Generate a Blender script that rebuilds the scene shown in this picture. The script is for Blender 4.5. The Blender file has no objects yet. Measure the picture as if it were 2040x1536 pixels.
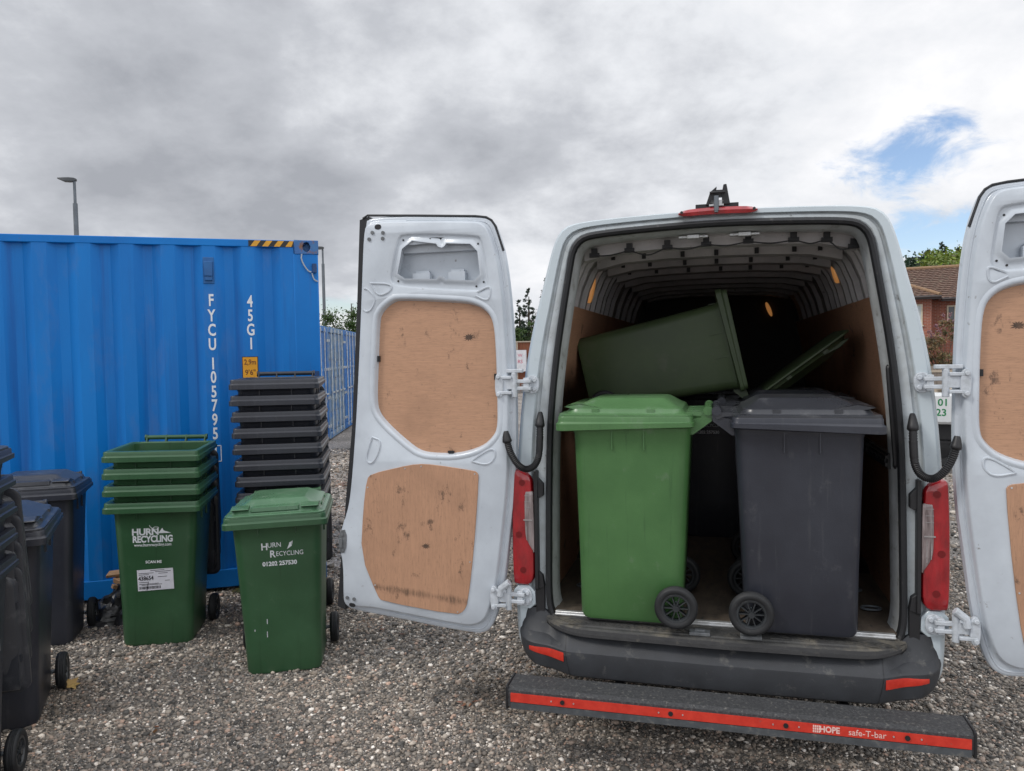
import bpy, bmesh, math, random
import numpy as np
from mathutils import Vector, Matrix
from mathutils.geometry import tessellate_polygon
random.seed(7); rng = np.random.default_rng(7)
S = bpy.context.scene
COL = S.collection
R = math.radians

# ------------------------------------------------------------------ camera
cam = bpy.data.objects.new('camera', bpy.data.cameras.new('camera')); COL.objects.link(cam)
PITCH, ROLL = .0433, -.0165
_r = Vector((1, 0, 0)); _u = Vector((0, math.sin(PITCH), math.cos(PITCH))); _f = Vector((0, math.cos(PITCH), -math.sin(PITCH)))
_r2 = _r*math.cos(ROLL) + _u*math.sin(ROLL); _u2 = _u*math.cos(ROLL) - _r*math.sin(ROLL)
m3 = Matrix((_r2, _u2, -_f)).transposed()
cam.matrix_world = Matrix.Translation((0, 0, 1.9593)) @ m3.to_4x4()
cam.data.sensor_width = 36; cam.data.lens = 36*1538/2040
cam.data.clip_start = .05; cam.data.clip_end = 2000
S.camera = cam

# ------------------------------------------------------------------ world, sun, exposure
SUN_EL, SUN_AZ = R(48), R(-112)          # azimuth from +Y towards +X
W = bpy.data.worlds.new('World'); S.world = W; W.use_nodes = True
nt = W.node_tree; N = nt.nodes; L = nt.links; N.clear()
def wn(t, **k):
    n = N.new(t)
    for a, b in k.items(): setattr(n, a, b)
    return n
def wmath(op, a, b=None, clamp=False):
    n = wn('ShaderNodeMath', operation=op); n.use_clamp = clamp
    for i, v in enumerate((a, b)):
        if v is None: continue
        if isinstance(v, (int, float)): n.inputs[i].default_value = v
        else: L.new(v, n.inputs[i])
    return n.outputs[0]
def wsmooth(v, a, b):
    n = wn('ShaderNodeMapRange', interpolation_type='SMOOTHSTEP'); L.new(v, n.inputs[0])
    n.inputs[1].default_value = a; n.inputs[2].default_value = b
    return n.outputs[0]
sky = wn('ShaderNodeTexSky', sky_type='NISHITA'); sky.sun_disc = False
sky.sun_elevation = SUN_EL; sky.sun_rotation = SUN_AZ
sky.air_density = 1.0; sky.dust_density = .6; sky.ozone_density = 2.0
geo = wn('ShaderNodeTexCoord'); sep = wn('ShaderNodeSeparateXYZ'); L.new(geo.outputs['Generated'], sep.inputs[0])
zz = wmath('MAXIMUM', sep.outputs[2], .0)
den = wmath('ADD', zz, .42)
cx = wmath('DIVIDE', sep.outputs[0], den); cy = wmath('DIVIDE', sep.outputs[1], den)
cv = wn('ShaderNodeCombineXYZ'); L.new(cx, cv.inputs[0]); L.new(cy, cv.inputs[1])
def noise(sc, det, rough, off, dist=0.0):
    mp = wn('ShaderNodeMapping'); L.new(cv.outputs[0], mp.inputs[0]); mp.inputs['Location'].default_value = off
    n = wn('ShaderNodeTexNoise'); L.new(mp.outputs[0], n.inputs['Vector'])
    n.inputs['Scale'].default_value = sc; n.inputs['Detail'].default_value = det; n.inputs['Roughness'].default_value = rough
    n.inputs['Distortion'].default_value = dist
    return n.outputs['Fac']
n1 = noise(1.7, 6, .5, (1.3, 9.4, 3), .15)
n2 = noise(4.6, 10, .60, (2.7, 4.3, 4.0), .1)
mixn = wmath('ADD', wmath('MULTIPLY', n1, .56), wmath('MULTIPLY', n2, .44))
# clouds are thinner and brighter to the right of the view (towards +X) than to the left
side = wsmooth(sep.outputs[0], -.45, .5)
bright = wmath('ADD', wmath('MULTIPLY', mixn, 1.0), wmath('MULTIPLY', wmath('SUBTRACT', side, .5), .17))
low = wmath('SUBTRACT', 1.0, wsmooth(sep.outputs[2], .02, .16))
bright = wmath('ADD', bright, wmath('MULTIPLY', low, .06))
ramp = wn('ShaderNodeValToRGB'); L.new(bright, ramp.inputs[0])
el = ramp.color_ramp.elements
el[0].position = .28; el[0].color = (4.0, 4.18, 4.6, 1)
el[1].position = .66; el[1].color = (10.2, 10.2, 10.4, 1)
e = el.new(.42); e.color = (5.7, 5.9, 6.35, 1)
e = el.new(.53); e.color = (8.3, 8.5, 8.9, 1)
# overcast light is stronger overhead and behind the camera
zen = wmath('ADD', 1.0, wmath('MULTIPLY', wsmooth(sep.outputs[2], .42, .95), .6))
back = wmath('ADD', zen, wmath('MULTIPLY', wsmooth(wmath('MULTIPLY', sep.outputs[1], -1.0), -.1, .8), .45))
cl = wn('ShaderNodeMix', data_type='RGBA', blend_type='MULTIPLY'); cl.inputs[0].default_value = 1
L.new(ramp.outputs[0], cl.inputs[6])
comb = wn('ShaderNodeCombineXYZ')
for i in range(3): L.new(back, comb.inputs[i])
L.new(comb.outputs[0], cl.inputs[7])
# gaps of blue sky
def gap(az, tan, rad):
    d = Vector((math.sin(R(az)), math.cos(R(az)), tan)).normalized()
    sub = wn('ShaderNodeVectorMath', operation='SUBTRACT'); L.new(geo.outputs['Generated'], sub.inputs[0]); sub.inputs[1].default_value = d
    sc = wn('ShaderNodeVectorMath', operation='MULTIPLY'); L.new(sub.outputs[0], sc.inputs[0]); sc.inputs[1].default_value = (1/rad[0], 1/rad[0], 1/rad[1])
    ln = wn('ShaderNodeVectorMath', operation='LENGTH'); L.new(sc.outputs[0], ln.inputs[0])
    return ln.outputs['Value']
n3 = noise(8, 10, .64, (5.2, 1.1, 2.0), .5)
g1 = gap(26.9, .215, (.050, .034)); g2 = gap(30.5, .126, (.13, .022)); g3 = gap(-11.6, .06, (.06, .012)); g4 = gap(29.4, .246, (.022, .012))
gm = wmath('MINIMUM', wmath('MINIMUM', g1, g2), wmath('MINIMUM', g3, g4))
gv = wmath('ADD', gm, wmath('MULTIPLY', wmath('SUBTRACT', n3, .5), 4.6))
blue = wmath('SUBTRACT', 1.0, wsmooth(gv, .1, 1.6))
bl = wn('ShaderNodeMix', data_type='RGBA', blend_type='MULTIPLY'); bl.inputs[0].default_value = 1
L.new(sky.outputs[0], bl.inputs[6]); bl.inputs[7].default_value = (1.5, 1.45, 1.5, 1)
fin = wn('ShaderNodeMix', data_type='RGBA'); L.new(blue, fin.inputs[0]); L.new(cl.outputs[2], fin.inputs[6]); L.new(bl.outputs[2], fin.inputs[7])
bg = wn('ShaderNodeBackground'); L.new(fin.outputs[2], bg.inputs[0]); bg.inputs[1].default_value = .1
out = wn('ShaderNodeOutputWorld'); L.new(bg.outputs[0], out.inputs[0])
sun = bpy.data.objects.new('sun', bpy.data.lights.new('sun', 'SUN')); COL.objects.link(sun)
sun.data.energy = 1.5; sun.data.angle = R(14); sun.data.color = (1, .96, .9)
sd = Vector((math.sin(SUN_AZ)*math.cos(SUN_EL), math.cos(SUN_AZ)*math.cos(SUN_EL), math.sin(SUN_EL)))
sun.rotation_euler = sd.to_track_quat('Z', 'Y').to_euler()
S.view_settings.view_transform = 'Standard'; S.view_settings.look = 'None'
S.view_settings.exposure = 0; S.view_settings.gamma = 1

# ------------------------------------------------------------------ materials
def M(name, c, c2=None, scale=6, rough=.5, rvar=.12, bump=0, bscale=60, metal=0, rand=0, stretch=(1, 1, 1), contrast=(.35, .65),
      spec=.5, dirt=None, dscale=30, dcut=(.62, .72), coat=0, emit=None, estr=0, streak=None, sstretch=(30, 30, 1.2), scut=(.60, .70), scr=None):
    m = bpy.data.materials.new(name); m.use_nodes = True
    t = m.node_tree; n = t.nodes; l = t.links
    b = n['Principled BSDF']; b.inputs['Roughness'].default_value = rough; b.inputs['Metallic'].default_value = metal
    b.inputs['Specular IOR Level'].default_value = spec; b.inputs['Coat Weight'].default_value = coat
    tc = n.new('ShaderNodeTexCoord'); mp = n.new('ShaderNodeMapping'); l.new(tc.outputs['Object'], mp.inputs[0]); mp.inputs['Scale'].default_value = stretch
    col = None
    if c2 is None: c2 = tuple(x*.82 for x in c)
    nz = n.new('ShaderNodeTexNoise'); nz.inputs['Scale'].default_value = scale; nz.inputs['Detail'].default_value = 6; nz.inputs['Roughness'].default_value = .62
    l.new(mp.outputs[0], nz.inputs['Vector'])
    rp = n.new('ShaderNodeMapRange'); rp.inputs[1].default_value, rp.inputs[2].default_value = contrast; l.new(nz.outputs['Fac'], rp.inputs[0])
    mx = n.new('ShaderNodeMix'); mx.data_type = 'RGBA'; l.new(rp.outputs[0], mx.inputs[0]); mx.inputs[6].default_value = (*c2, 1); mx.inputs[7].default_value = (*c, 1)
    col = mx.outputs[2]
    if dirt:
        nd = n.new('ShaderNodeTexNoise'); nd.inputs['Scale'].default_value = dscale; nd.inputs['Detail'].default_value = 9; nd.inputs['Roughness'].default_value = .7
        l.new(mp.outputs[0], nd.inputs['Vector'])
        r2 = n.new('ShaderNodeMapRange'); r2.inputs[1].default_value, r2.inputs[2].default_value = dcut; l.new(nd.outputs['Fac'], r2.inputs[0])
        m2 = n.new('ShaderNodeMix'); m2.data_type = 'RGBA'; l.new(r2.outputs[0], m2.inputs[0]); l.new(col, m2.inputs[6]); m2.inputs[7].default_value = (*dirt, 1)
        col = m2.outputs[2]
    def over(col, colour, sc_, st_, cut, amt):
        m3_ = n.new('ShaderNodeMapping'); l.new(tc.outputs['Object'], m3_.inputs[0]); m3_.inputs['Scale'].default_value = st_; m3_.inputs['Rotation'].default_value = (R(4), R(9), R(5))
        z_ = n.new('ShaderNodeTexNoise'); z_.inputs['Scale'].default_value = sc_; z_.inputs['Detail'].default_value = 5; z_.inputs['Roughness'].default_value = .6; l.new(m3_.outputs[0], z_.inputs['Vector'])
        q_ = n.new('ShaderNodeMapRange'); q_.inputs[1].default_value, q_.inputs[2].default_value = cut; q_.inputs[4].default_value = amt; l.new(z_.outputs['Fac'], q_.inputs[0])
        x_ = n.new('ShaderNodeMix'); x_.data_type = 'RGBA'; l.new(q_.outputs[0], x_.inputs[0]); l.new(col, x_.inputs[6]); x_.inputs[7].default_value = (*colour, 1); return x_.outputs[2]
    if streak: col = over(col, streak, 1.0, sstretch, scut, .55)
    if scr:       # fine scratches, in two directions
        col = over(col, scr, 1.6, (3, 3, 60), (.655, .68), .8); col = over(col, scr, 1.3, (70, 70, 5), (.665, .69), .7)
    if rand:
        oi = n.new('ShaderNodeObjectInfo'); hs = n.new('ShaderNodeHueSaturation')
        rr = n.new('ShaderNodeMapRange'); l.new(oi.outputs['Random'], rr.inputs[0]); rr.inputs[3].default_value = 1-rand; rr.inputs[4].default_value = 1+rand
        l.new(rr.outputs[0], hs.inputs['Value']); l.new(col, hs.inputs['Color']); col = hs.outputs[0]
    l.new(col, b.inputs['Base Color'])
    if rvar:
        r3 = n.new('ShaderNodeMapRange'); l.new(nz.outputs['Fac'], r3.inputs[0]); r3.inputs[3].default_value = max(.02, rough-rvar); r3.inputs[4].default_value = min(1, rough+rvar)
        l.new(r3.outputs[0], b.inputs['Roughness'])
    if bump:
        bz = n.new('ShaderNodeTexNoise'); bz.inputs['Scale'].default_value = bscale; bz.inputs['Detail'].default_value = 4
        l.new(mp.outputs[0], bz.inputs['Vector'])
        bp = n.new('ShaderNodeBump'); bp.inputs['Strength'].default_value = bump; bp.inputs['Distance'].default_value = .004
        l.new(bz.outputs['Fac'], bp.inputs['Height']); l.new(bp.outputs[0], b.inputs['Normal'])
    if emit:
        b.inputs['Emission Color'].default_value = (*emit, 1); b.inputs['Emission Strength'].default_value = estr
    return m

GREEN = M('green_plastic', (.070, .172, .056), (.050, .130, .042), scale=2.2, rough=.36, bump=.12, bscale=160, rand=.05, dirt=(.13, .18, .12), dscale=9, dcut=(.60, .84), streak=(.032, .085, .030), scr=None)
DKGREEN = M('dark_green_plastic', (.040, .112, .050), (.029, .084, .036), scale=2.2, rough=.34, bump=.12, bscale=160, rand=.05, dirt=(.095, .14, .09), dscale=9, dcut=(.60, .84), streak=(.022, .06, .026), scr=None)
DIMGREEN = M('dusty_shaded_green', (.052, .080, .032), (.036, .056, .024), scale=3, rough=.5, dirt=(.08, .09, .06), dscale=5, dcut=(.55, .75))  # dusty green plastic with the van's inner shade put into its colour
LIDGREEN = M('faded_sheen_green_lid', (.10, .215, .088), (.075, .168, .066), scale=2.2, rough=.3, bump=.1, bscale=160, rand=.05, dirt=(.17, .24, .17), dscale=9, dcut=(.56, .8))  # lids paler than bodies: fading, plus sky sheen put into the colour
DKLID = M('faded_sheen_dark_green_lid', (.085, .185, .10), (.062, .145, .076), scale=2.2, rough=.28, bump=.1, bscale=160, rand=.05, dirt=(.17, .24, .17), dscale=9, dcut=(.56, .8))  # darker lid, likewise with sky sheen put into the faded colour
BLACKLID = M('dusty_sheen_charcoal_lid', (.045, .048, .057), (.033, .035, .042), scale=2.2, rough=.3, bump=.12, bscale=160, rand=.12, dirt=(.12, .122, .128), dscale=8, dcut=(.54, .78))  # lid highlights put into a lighter charcoal, under the dust
BLACK = M('charcoal_plastic', (.030, .033, .044), (.022, .024, .033), scale=3, rough=.36, bump=.12, bscale=160, rand=.12, dirt=(.085, .087, .092), dscale=8, dcut=(.60, .84), streak=(.06, .062, .068), scr=None)
TYRE = M('rubber', (.013, .014, .016), scale=20, rough=.6, dirt=(.045, .042, .038), dscale=25, dcut=(.6, .75))
RIMBLK = M('black_rim_plastic', (.032, .036, .040), (.02, .023, .026), scale=20, rough=.35)
SEALM = M('seal_rubber', (.016, .017, .02), scale=30, rough=.6, dirt=(.08, .075, .07), dscale=24, dcut=(.6, .72))
WHITE = M('white_van_paint', (.53, .60, .64), (.47, .535, .575), scale=1.6, rough=.28, rvar=.08, coat=.25, dirt=(.36, .37, .37), dscale=16, dcut=(.68, .82))
WHITEIN = M('white_door_paint', (.565, .615, .67), (.45, .49, .54), scale=2.4, rough=.3, rvar=.12, coat=.2, bump=.45, bscale=8, dirt=(.20, .19, .185), dscale=22, dcut=(.645, .72), scr=None)
JAMB = M('dirty_jamb_paint', (.50, .55, .58), (.38, .41, .42), scale=9, rough=.5, dirt=(.09, .08, .07), dscale=22, dcut=(.60, .74))
CARGO = M('cargo_bay_paint', (.52, .50, .50), (.36, .345, .35), scale=5, rough=.5, dirt=(.06, .055, .05), dscale=20, dcut=(.6, .75))
PLASTIC = M('bumper_plastic', (.035, .038, .044), (.026, .028, .032), scale=7, rough=.55, bump=.25, bscale=260, dirt=(.12, .118, .11), dscale=13, dcut=(.58, .76), scr=None)
BLKP = M('black_trim', (.012, .012, .014), rough=.5)
SILL = M('muddy_sill', (.062, .061, .058), (.036, .036, .037), scale=14, rough=.68, bump=.6, bscale=140, contrast=(.35, .65), dirt=(.155, .138, .108), dscale=6, dcut=(.52, .70))
TREAD = M('gritty_tread', (.062, .064, .068), (.028, .029, .032), scale=90, rough=.75, bump=1, bscale=220, dirt=(.18, .172, .155), dscale=45, dcut=(.56, .72))
ALU = M('aluminium', (.62, .63, .64), (.42, .42, .41), scale=25, rough=.35, metal=.6)
GREYTRIM = M('grey_trim', (.16, .17, .18), (.1, .105, .11), scale=30, rough=.5)
RED = M('red_lens', (.36, .008, .014), (.22, .004, .008), scale=26, rough=.12, rvar=.05, coat=.8, stretch=(1, 1, .35))
DKRED = M('deep_red_lens', (.16, .006, .008), rough=.15)
CLEAR = M('clear_lens', (.29, .24, .24), (.10, .075, .075), scale=14, rough=.08, rvar=.04, coat=.9, stretch=(6, 1, .6))
REFLECT = M('red_reflector', (.62, .045, .025), (.5, .03, .018), scale=25, rough=.35, dirt=(.2, .09, .07), dscale=40, dcut=(.64, .74))
WOODEDGE = M('rough_timber', (.36, .22, .12), (.24, .14, .07), scale=12, rough=.8, stretch=(1, 8, 8))
FLOORM = M('ply_floor', (.13, .10, .075), (.07, .055, .042), scale=8, rough=.7, dirt=(.03, .03, .03), dscale=14, dcut=(.56, .7), stretch=(3, 1, 1))
BLUE = M('blue_container_paint', (.002, .185, .57), (.001, .14, .47), scale=.9, rough=.42, spec=.3, bump=.05, bscale=20, dirt=(.05, .17, .46), dscale=2.6, dcut=(.54, .76), stretch=(1.6, 1, .5), streak=(.012, .075, .30), sstretch=(9, 9, .35), scut=(.55, .72), scr=None)
BLUESCUFF = M('scuffed_blue_paint', (.002, .185, .57), (.001, .14, .47), scale=.9, rough=.42, spec=.3, dirt=(.30, .40, .58), dscale=8, dcut=(.655, .69), scr=None, streak=(.05, .1, .3), sstretch=(14, 14, .6))
BLUERAIL = M('rail_blue_paint', (.002, .185, .57), (.001, .14, .47), scale=1.5, rough=.45, spec=.3, dirt=(.13, .10, .12), dscale=7, dcut=(.62, .70), scr=None)
BLUERUST = M('chipped_blue_paint', (.05, .16, .36), (.03, .12, .36), scale=14, rough=.6, dirt=(.20, .09, .035), dscale=9, dcut=(.53, .62))
LBLUE = M('faded_blue_paint', (.01, .17, .52), (.006, .12, .40), scale=2, rough=.5, rand=.15, dirt=(.12, .22, .42), dscale=4, dcut=(.62, .74))
RODM = M('galvanised_rod', (.6, .64, .66), (.36, .42, .46), scale=12, rough=.5, metal=.3, dirt=(.3, .2, .12), dscale=9, dcut=(.6, .7))
PAINTW = M('white_lettering', (.78, .80, .82), (.7, .72, .74), scale=60, rough=.5)
DKTEXT = M('dark_lettering', (.02, .02, .025), rough=.6)
ORANGE = M('orange_sign', (.72, .33, .01), (.64, .28, .01), rough=.5)
YELLOW = M('hazard_yellow', (.70, .36, .02), (.6, .28, .02), scale=30, rough=.5)
BLACKP = M('black_paint', (.015, .015, .016), rough=.5)
PAPER = M('paper_sticker', (.68, .68, .74), (.6, .6, .66), scale=20, rough=.6)
STEEL = M('lamp_post_steel', (.16, .18, .20), (.12, .135, .15), scale=5, rough=.5, metal=.3)
LAMPGLOW = M('warm_lamp_lens', (.8, .45, .2), rough=.3, emit=(1, .42, .12), estr=.22)

def plywood(name, base, dark, grain_axis, band=False):
    m = bpy.data.materials.new(name); m.use_nodes = True; t = m.node_tree; n = t.nodes; l = t.links; b = n['Principled BSDF']
    tc = n.new('ShaderNodeTexCoord')
    def nz(scale, stretch, det=6, rough=.6):
        mp = n.new('ShaderNodeMapping'); l.new(tc.outputs['Object'], mp.inputs[0]); mp.inputs['Scale'].default_value = stretch
        z = n.new('ShaderNodeTexNoise'); z.inputs['Scale'].default_value = scale; z.inputs['Detail'].default_value = det; z.inputs['Roughness'].default_value = rough
        l.new(mp.outputs[0], z.inputs['Vector']); return z.outputs['Fac']
    def rng_(v, a, b_):
        r = n.new('ShaderNodeMapRange'); l.new(v, r.inputs[0]); r.inputs[1].default_value = a; r.inputs[2].default_value = b_; return r.outputs[0]
    def mix(f, a, c):
        x = n.new('ShaderNodeMix'); x.data_type = 'RGBA'; l.new(f, x.inputs[0])
        if isinstance(a, tuple): x.inputs[6].default_value = (*a, 1)
        else: l.new(a, x.inputs[6])
        x.inputs[7].default_value = (*c, 1); return x.outputs[2]
    st = (.8, .8, 14) if grain_axis == 'x' else ((14, 14, .8) if grain_axis == 'z' else (14, .8, 14))
    st2 = (2, 2, 26) if grain_axis == 'x' else ((26, 26, 2) if grain_axis == 'z' else (26, 2, 26))
    g = rng_(nz(9, st), .32, .68)
    c = mix(g, tuple(x*.86 for x in base), base)
    c = mix(rng_(nz(12, st2, 8, .75), .52, .70), c, tuple(x*.52 for x in base))
    c = mix(rng_(nz(2.6, (1, 1, 1), 5), .52, .82), c, tuple(x*.66 for x in base))
    sc = n.new('ShaderNodeMath'); sc.operation = 'MULTIPLY'; l.new(rng_(nz(7, (1.6, 1, 1), 9, .74), .585, .66), sc.inputs[0]); sc.inputs[1].default_value = .85
    c = mix(sc.outputs[0], c, dark)
    if band:   # tyre-black rub mark across the foot of the board
        sx_ = n.new('ShaderNodeSeparateXYZ'); l.new(tc.outputs['Object'], sx_.inputs[0])
        def mth(op, a, b_):
            q = n.new('ShaderNodeMath'); q.operation = op
            for i, v in enumerate((a, b_)):
                if isinstance(v, (int, float)): q.inputs[i].default_value = v
                elif v is not None: l.new(v, q.inputs[i])
            return q.outputs[0]
        ax = mth('ABSOLUTE', sx_.outputs[0], None); line = mth('ADD', mth('MULTIPLY', ax, .098), .658)
        dd = mth('ABSOLUTE', mth('SUBTRACT', sx_.outputs[2], line), None); wob = mth('MULTIPLY', mth('SUBTRACT', nz(6, (3, 1, 1), 6), .5), .05)
        f = rng_(mth('ADD', dd, wob), .024, .004); f = mth('MULTIPLY', f, rng_(nz(30, (4, 1, .4), 8, .8), .38, .62))
        c = mix(mth('MULTIPLY', f, .85), c, (.07, .045, .03))
    l.new(c, b.inputs['Base Color']); b.inputs['Roughness'].default_value = .55
    bp = n.new('ShaderNodeBump'); bp.inputs['Strength'].default_value = .12; bp.inputs['Distance'].default_value = .002; l.new(g, bp.inputs['Height']); l.new(bp.outputs[0], b.inputs['Normal'])
    return m
PLY_H = plywood('plywood_panel_a', (.50, .285, .175), (.11, .065, .045), 'x')
PLY_V = plywood('plywood_panel_b', (.48, .27, .165), (.10, .06, .04), 'z', True)
PLY_WALL = plywood('plywood_lining', (.54, .29, .18), (.13, .075, .05), 'y')

# ------------------------------------------------------------------ mesh helpers
class MB:
    def __init__(s): s.v = []; s.f = []; s.mi = []; s.cur = 0
    def add(s, vs, fs):
        o = len(s.v); s.v += [tuple(map(float, p)) for p in vs]
        for f in fs: s.f.append(tuple(i+o for i in f)); s.mi.append(s.cur)
    def box(s, c, d, rot=None):
        x, y, z = (k/2 for k in d)
        vs = [Vector((a, b, e)) for e in (-z, z) for b in (-y, y) for a in (-x, x)]
        if rot: vs = [rot @ v for v in vs]
        s.add([v+Vector(c) for v in vs], [(0, 2, 3, 1), (4, 5, 7, 6), (0, 1, 5, 4), (2, 6, 7, 3), (0, 4, 6, 2), (1, 3, 7, 5)])
    def b2(s, a, b): s.box([(a[i]+b[i])/2 for i in range(3)], [abs(b[i]-a[i]) for i in range(3)])
    def loft(s, rings, closed=True, cap=(True, True)):
        n = len(rings[0]); o = len(s.v)
        for r in rings: s.v += [tuple(map(float, p)) for p in r]
        for i in range(len(rings)-1):
            for j in range(n if closed else n-1):
                k = (j+1) % n
                s.f.append((o+i*n+j, o+i*n+k, o+(i+1)*n+k, o+(i+1)*n+j)); s.mi.append(s.cur)
        if cap[0]: s.f.append(tuple(o+j for j in range(n))[::-1]); s.mi.append(s.cur)
        if cap[1]: s.f.append(tuple(o+(len(rings)-1)*n+j for j in range(n))); s.mi.append(s.cur)
    def tube(s, path, r, n=10, cap=True):
        P = [Vector(p) for p in path]; rings = []
        rs = r if isinstance(r, (list, tuple)) else [r]*len(P)
        nrm = None
        for i, p in enumerate(P):
            t = (P[min(i+1, len(P)-1)]-P[max(i-1, 0)]).normalized()
            if nrm is None:
                nrm = t.orthogonal().normalized()
            else:
                nrm = (nrm - t*nrm.dot(t))
                nrm = nrm.normalized() if nrm.length > 1e-6 else t.orthogonal().normalized()
            bn = t.cross(nrm)
            rings.append([p+(nrm*math.cos(a)+bn*math.sin(a))*rs[i] for a in [2*math.pi*k/n for k in range(n)]])
        s.loft(rings, True, (cap, cap))
    def cyl(s, a, b, r, n=16, r2=None): s.tube([a, b], [r, r if r2 is None else r2], n)
    def lathe(s, prof, center, axis='x', n=32):   # prof: (radius, axial)
        rings = []
        for rad, ax in prof:
            ring = []
            for k in range(n):
                a = 2*math.pi*k/n; p = (ax, rad*math.cos(a), rad*math.sin(a)) if axis == 'x' else ((rad*math.cos(a), ax, rad*math.sin(a)) if axis == 'y' else (rad*math.cos(a), rad*math.sin(a), ax))
                ring.append([p[i]+center[i] for i in range(3)])
            rings.append(ring)
        s.loft(rings, True, (False, False))
    def plate(s, outer, holes, y0, y1, fl=lambda x, z, y: (x, y, z), walls=True):
        polys = [outer]+list(holes)
        tess = tessellate_polygon([[Vector((p[0], p[1], 0)) for p in q] for q in polys])
        flat = [p for q in polys for p in q]; n = len(flat)
        vs = [fl(p[0], p[1], y0) for p in flat]+[fl(p[0], p[1], y1) for p in flat]
        fs = [tuple(t) for t in tess]+[tuple(i+n for i in t)[::-1] for t in tess]
        if walls:
            o = 0
            for q in polys:
                k = len(q)
                for i in range(k):
                    j = (i+1) % k; fs.append((o+i, o+j, o+j+n, o+i+n))
                o += k
        s.add(vs, fs)
    def relief(s, outer, holes, prof, fl):
        """raised plate: rims follow prof [(inset, y)...], flat top joins the last rims"""
        rings_o = [[fl(p[0], p[1], y) for p in offset(outer, d)] for d, y in prof]
        s.loft(rings_o, True, (False, False))
        for h in holes: s.loft([[fl(p[0], p[1], y) for p in offset(h, -d)] for d, y in prof], True, (False, False))
        d, y = prof[-1]
        polys = [offset(outer, d)]+[offset(h, -d) for h in holes]
        tess = tessellate_polygon([[Vector((p[0], p[1], 0)) for p in q] for q in polys])
        s.add([fl(p[0], p[1], y) for q in polys for p in q], [tuple(t) for t in tess])
    def pieces(s, gap=.0015):
        par = list(range(len(s.v)))
        def root(i):
            while par[i] != i: par[i] = par[par[i]]; i = par[i]
            return i
        for f in s.f:
            a = root(f[0])
            for i in f[1:]: par[root(i)] = a
        comp = {}
        for i in range(len(s.v)): comp.setdefault(root(i), []).append(i)
        items = [(c, np.min([s.v[i] for i in c], 0)-gap, np.max([s.v[i] for i in c], 0)+gap) for c in comp.values()]
        up = list(range(len(items)))
        def rt(i):
            while up[i] != i: i = up[i]
            return i
        for i in range(len(items)):
            for j in range(i):
                if (items[i][1] <= items[j][2]).all() and (items[j][1] <= items[i][2]).all(): up[rt(i)] = rt(j)
        grp = {}
        for i in range(len(items)): grp.setdefault(rt(i), []).extend(items[i][0])
        for vs in grp.values():
            ix = {v: k for k, v in enumerate(sorted(vs))}; m = MB(); m.v = [s.v[v] for v in sorted(vs)]
            for f, q in zip(s.f, s.mi):
                if f[0] in ix: m.f.append(tuple(ix[i] for i in f)); m.mi.append(q)
            yield m
    def build_each(s, name, *a, **k):
        return [m.build(name, *a, **k) for m in s.pieces()]
    def build(s, name, mats, parent=None, loc=None, smooth=35, bevel=0, seg=2, merge=True):
        me = bpy.data.meshes.new(name); me.from_pydata(s.v, [], s.f)
        for m in (mats if isinstance(mats, (list, tuple)) else [mats]): me.materials.append(m)
        if any(s.mi): me.polygons.foreach_set('material_index', s.mi)
        bm = bmesh.new(); bm.from_mesh(me)
        if merge: bmesh.ops.remove_doubles(bm, verts=bm.verts, dist=1e-5)
        bmesh.ops.recalc_face_normals(bm, faces=bm.faces); bm.to_mesh(me); bm.free()
        if smooth:
            me.polygons.foreach_set('use_smooth', [True]*len(me.polygons)); me.set_sharp_from_angle(angle=R(smooth))
        o = bpy.data.objects.new(name, me); COL.objects.link(o)
        if parent: o.parent = parent
        if loc: o.location = loc
        if bevel:
            b = o.modifiers.new('bevel', 'BEVEL'); b.width = bevel; b.segments = seg; b.limit_method = 'ANGLE'; b.angle_limit = R(40)
            b.harden_normals = False
        return o
def area2(p): return sum(p[i][0]*p[(i+1) % len(p)][1]-p[(i+1) % len(p)][0]*p[i][1] for i in range(len(p)))
def offset(p, d):
    """positive d moves the outline inwards"""
    if abs(d) < 1e-9: return list(p)
    sg = 1 if area2(p) > 0 else -1; n = len(p); o = []
    for i in range(n):
        a, b, c = Vector(p[i-1]), Vector(p[i]), Vector(p[(i+1) % n])
        e1 = (b-a); e2 = (c-b)
        if e1.length < 1e-9 or e2.length < 1e-9: o.append(tuple(b)); continue
        n1 = Vector((-e1.y, e1.x)).normalized()*sg; n2 = Vector((-e2.y, e2.x)).normalized()*sg
        m = n1+n2
        m = n1 if m.length < .2 else m.normalized()
        k = d/max(.45, m.dot(n1)); o.append((b.x+m.x*k, b.y+m.y*k))
    return o
def chaikin(p, it=2, closed=True):
    p = [tuple(q) for q in p]
    for _ in range(it):
        o = []; n = len(p)
        for i in range(n if closed else n-1):
            a, b = p[i], p[(i+1) % n]
            o.append(tuple(a[k]*.75+b[k]*.25 for k in range(len(a)))); o.append(tuple(a[k]*.25+b[k]*.75 for k in range(len(a))))
        if not closed: o = [p[0]]+o+[p[-1]]
        p = o
    return p
def spline(p, n=8):
    """Catmull-Rom through the points"""
    P = [Vector(q) for q in p]; o = []
    for i in range(len(P)-1):
        a, b, c, d = P[max(i-1, 0)], P[i], P[i+1], P[min(i+2, len(P)-1)]
        for k in range(n):
            t = k/n
            o.append(.5*((2*b)+(c-a)*t+(2*a-5*b+4*c-d)*t*t+(3*b-a-3*c+d)*t**3))
    o.append(P[-1]); return o
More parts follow.
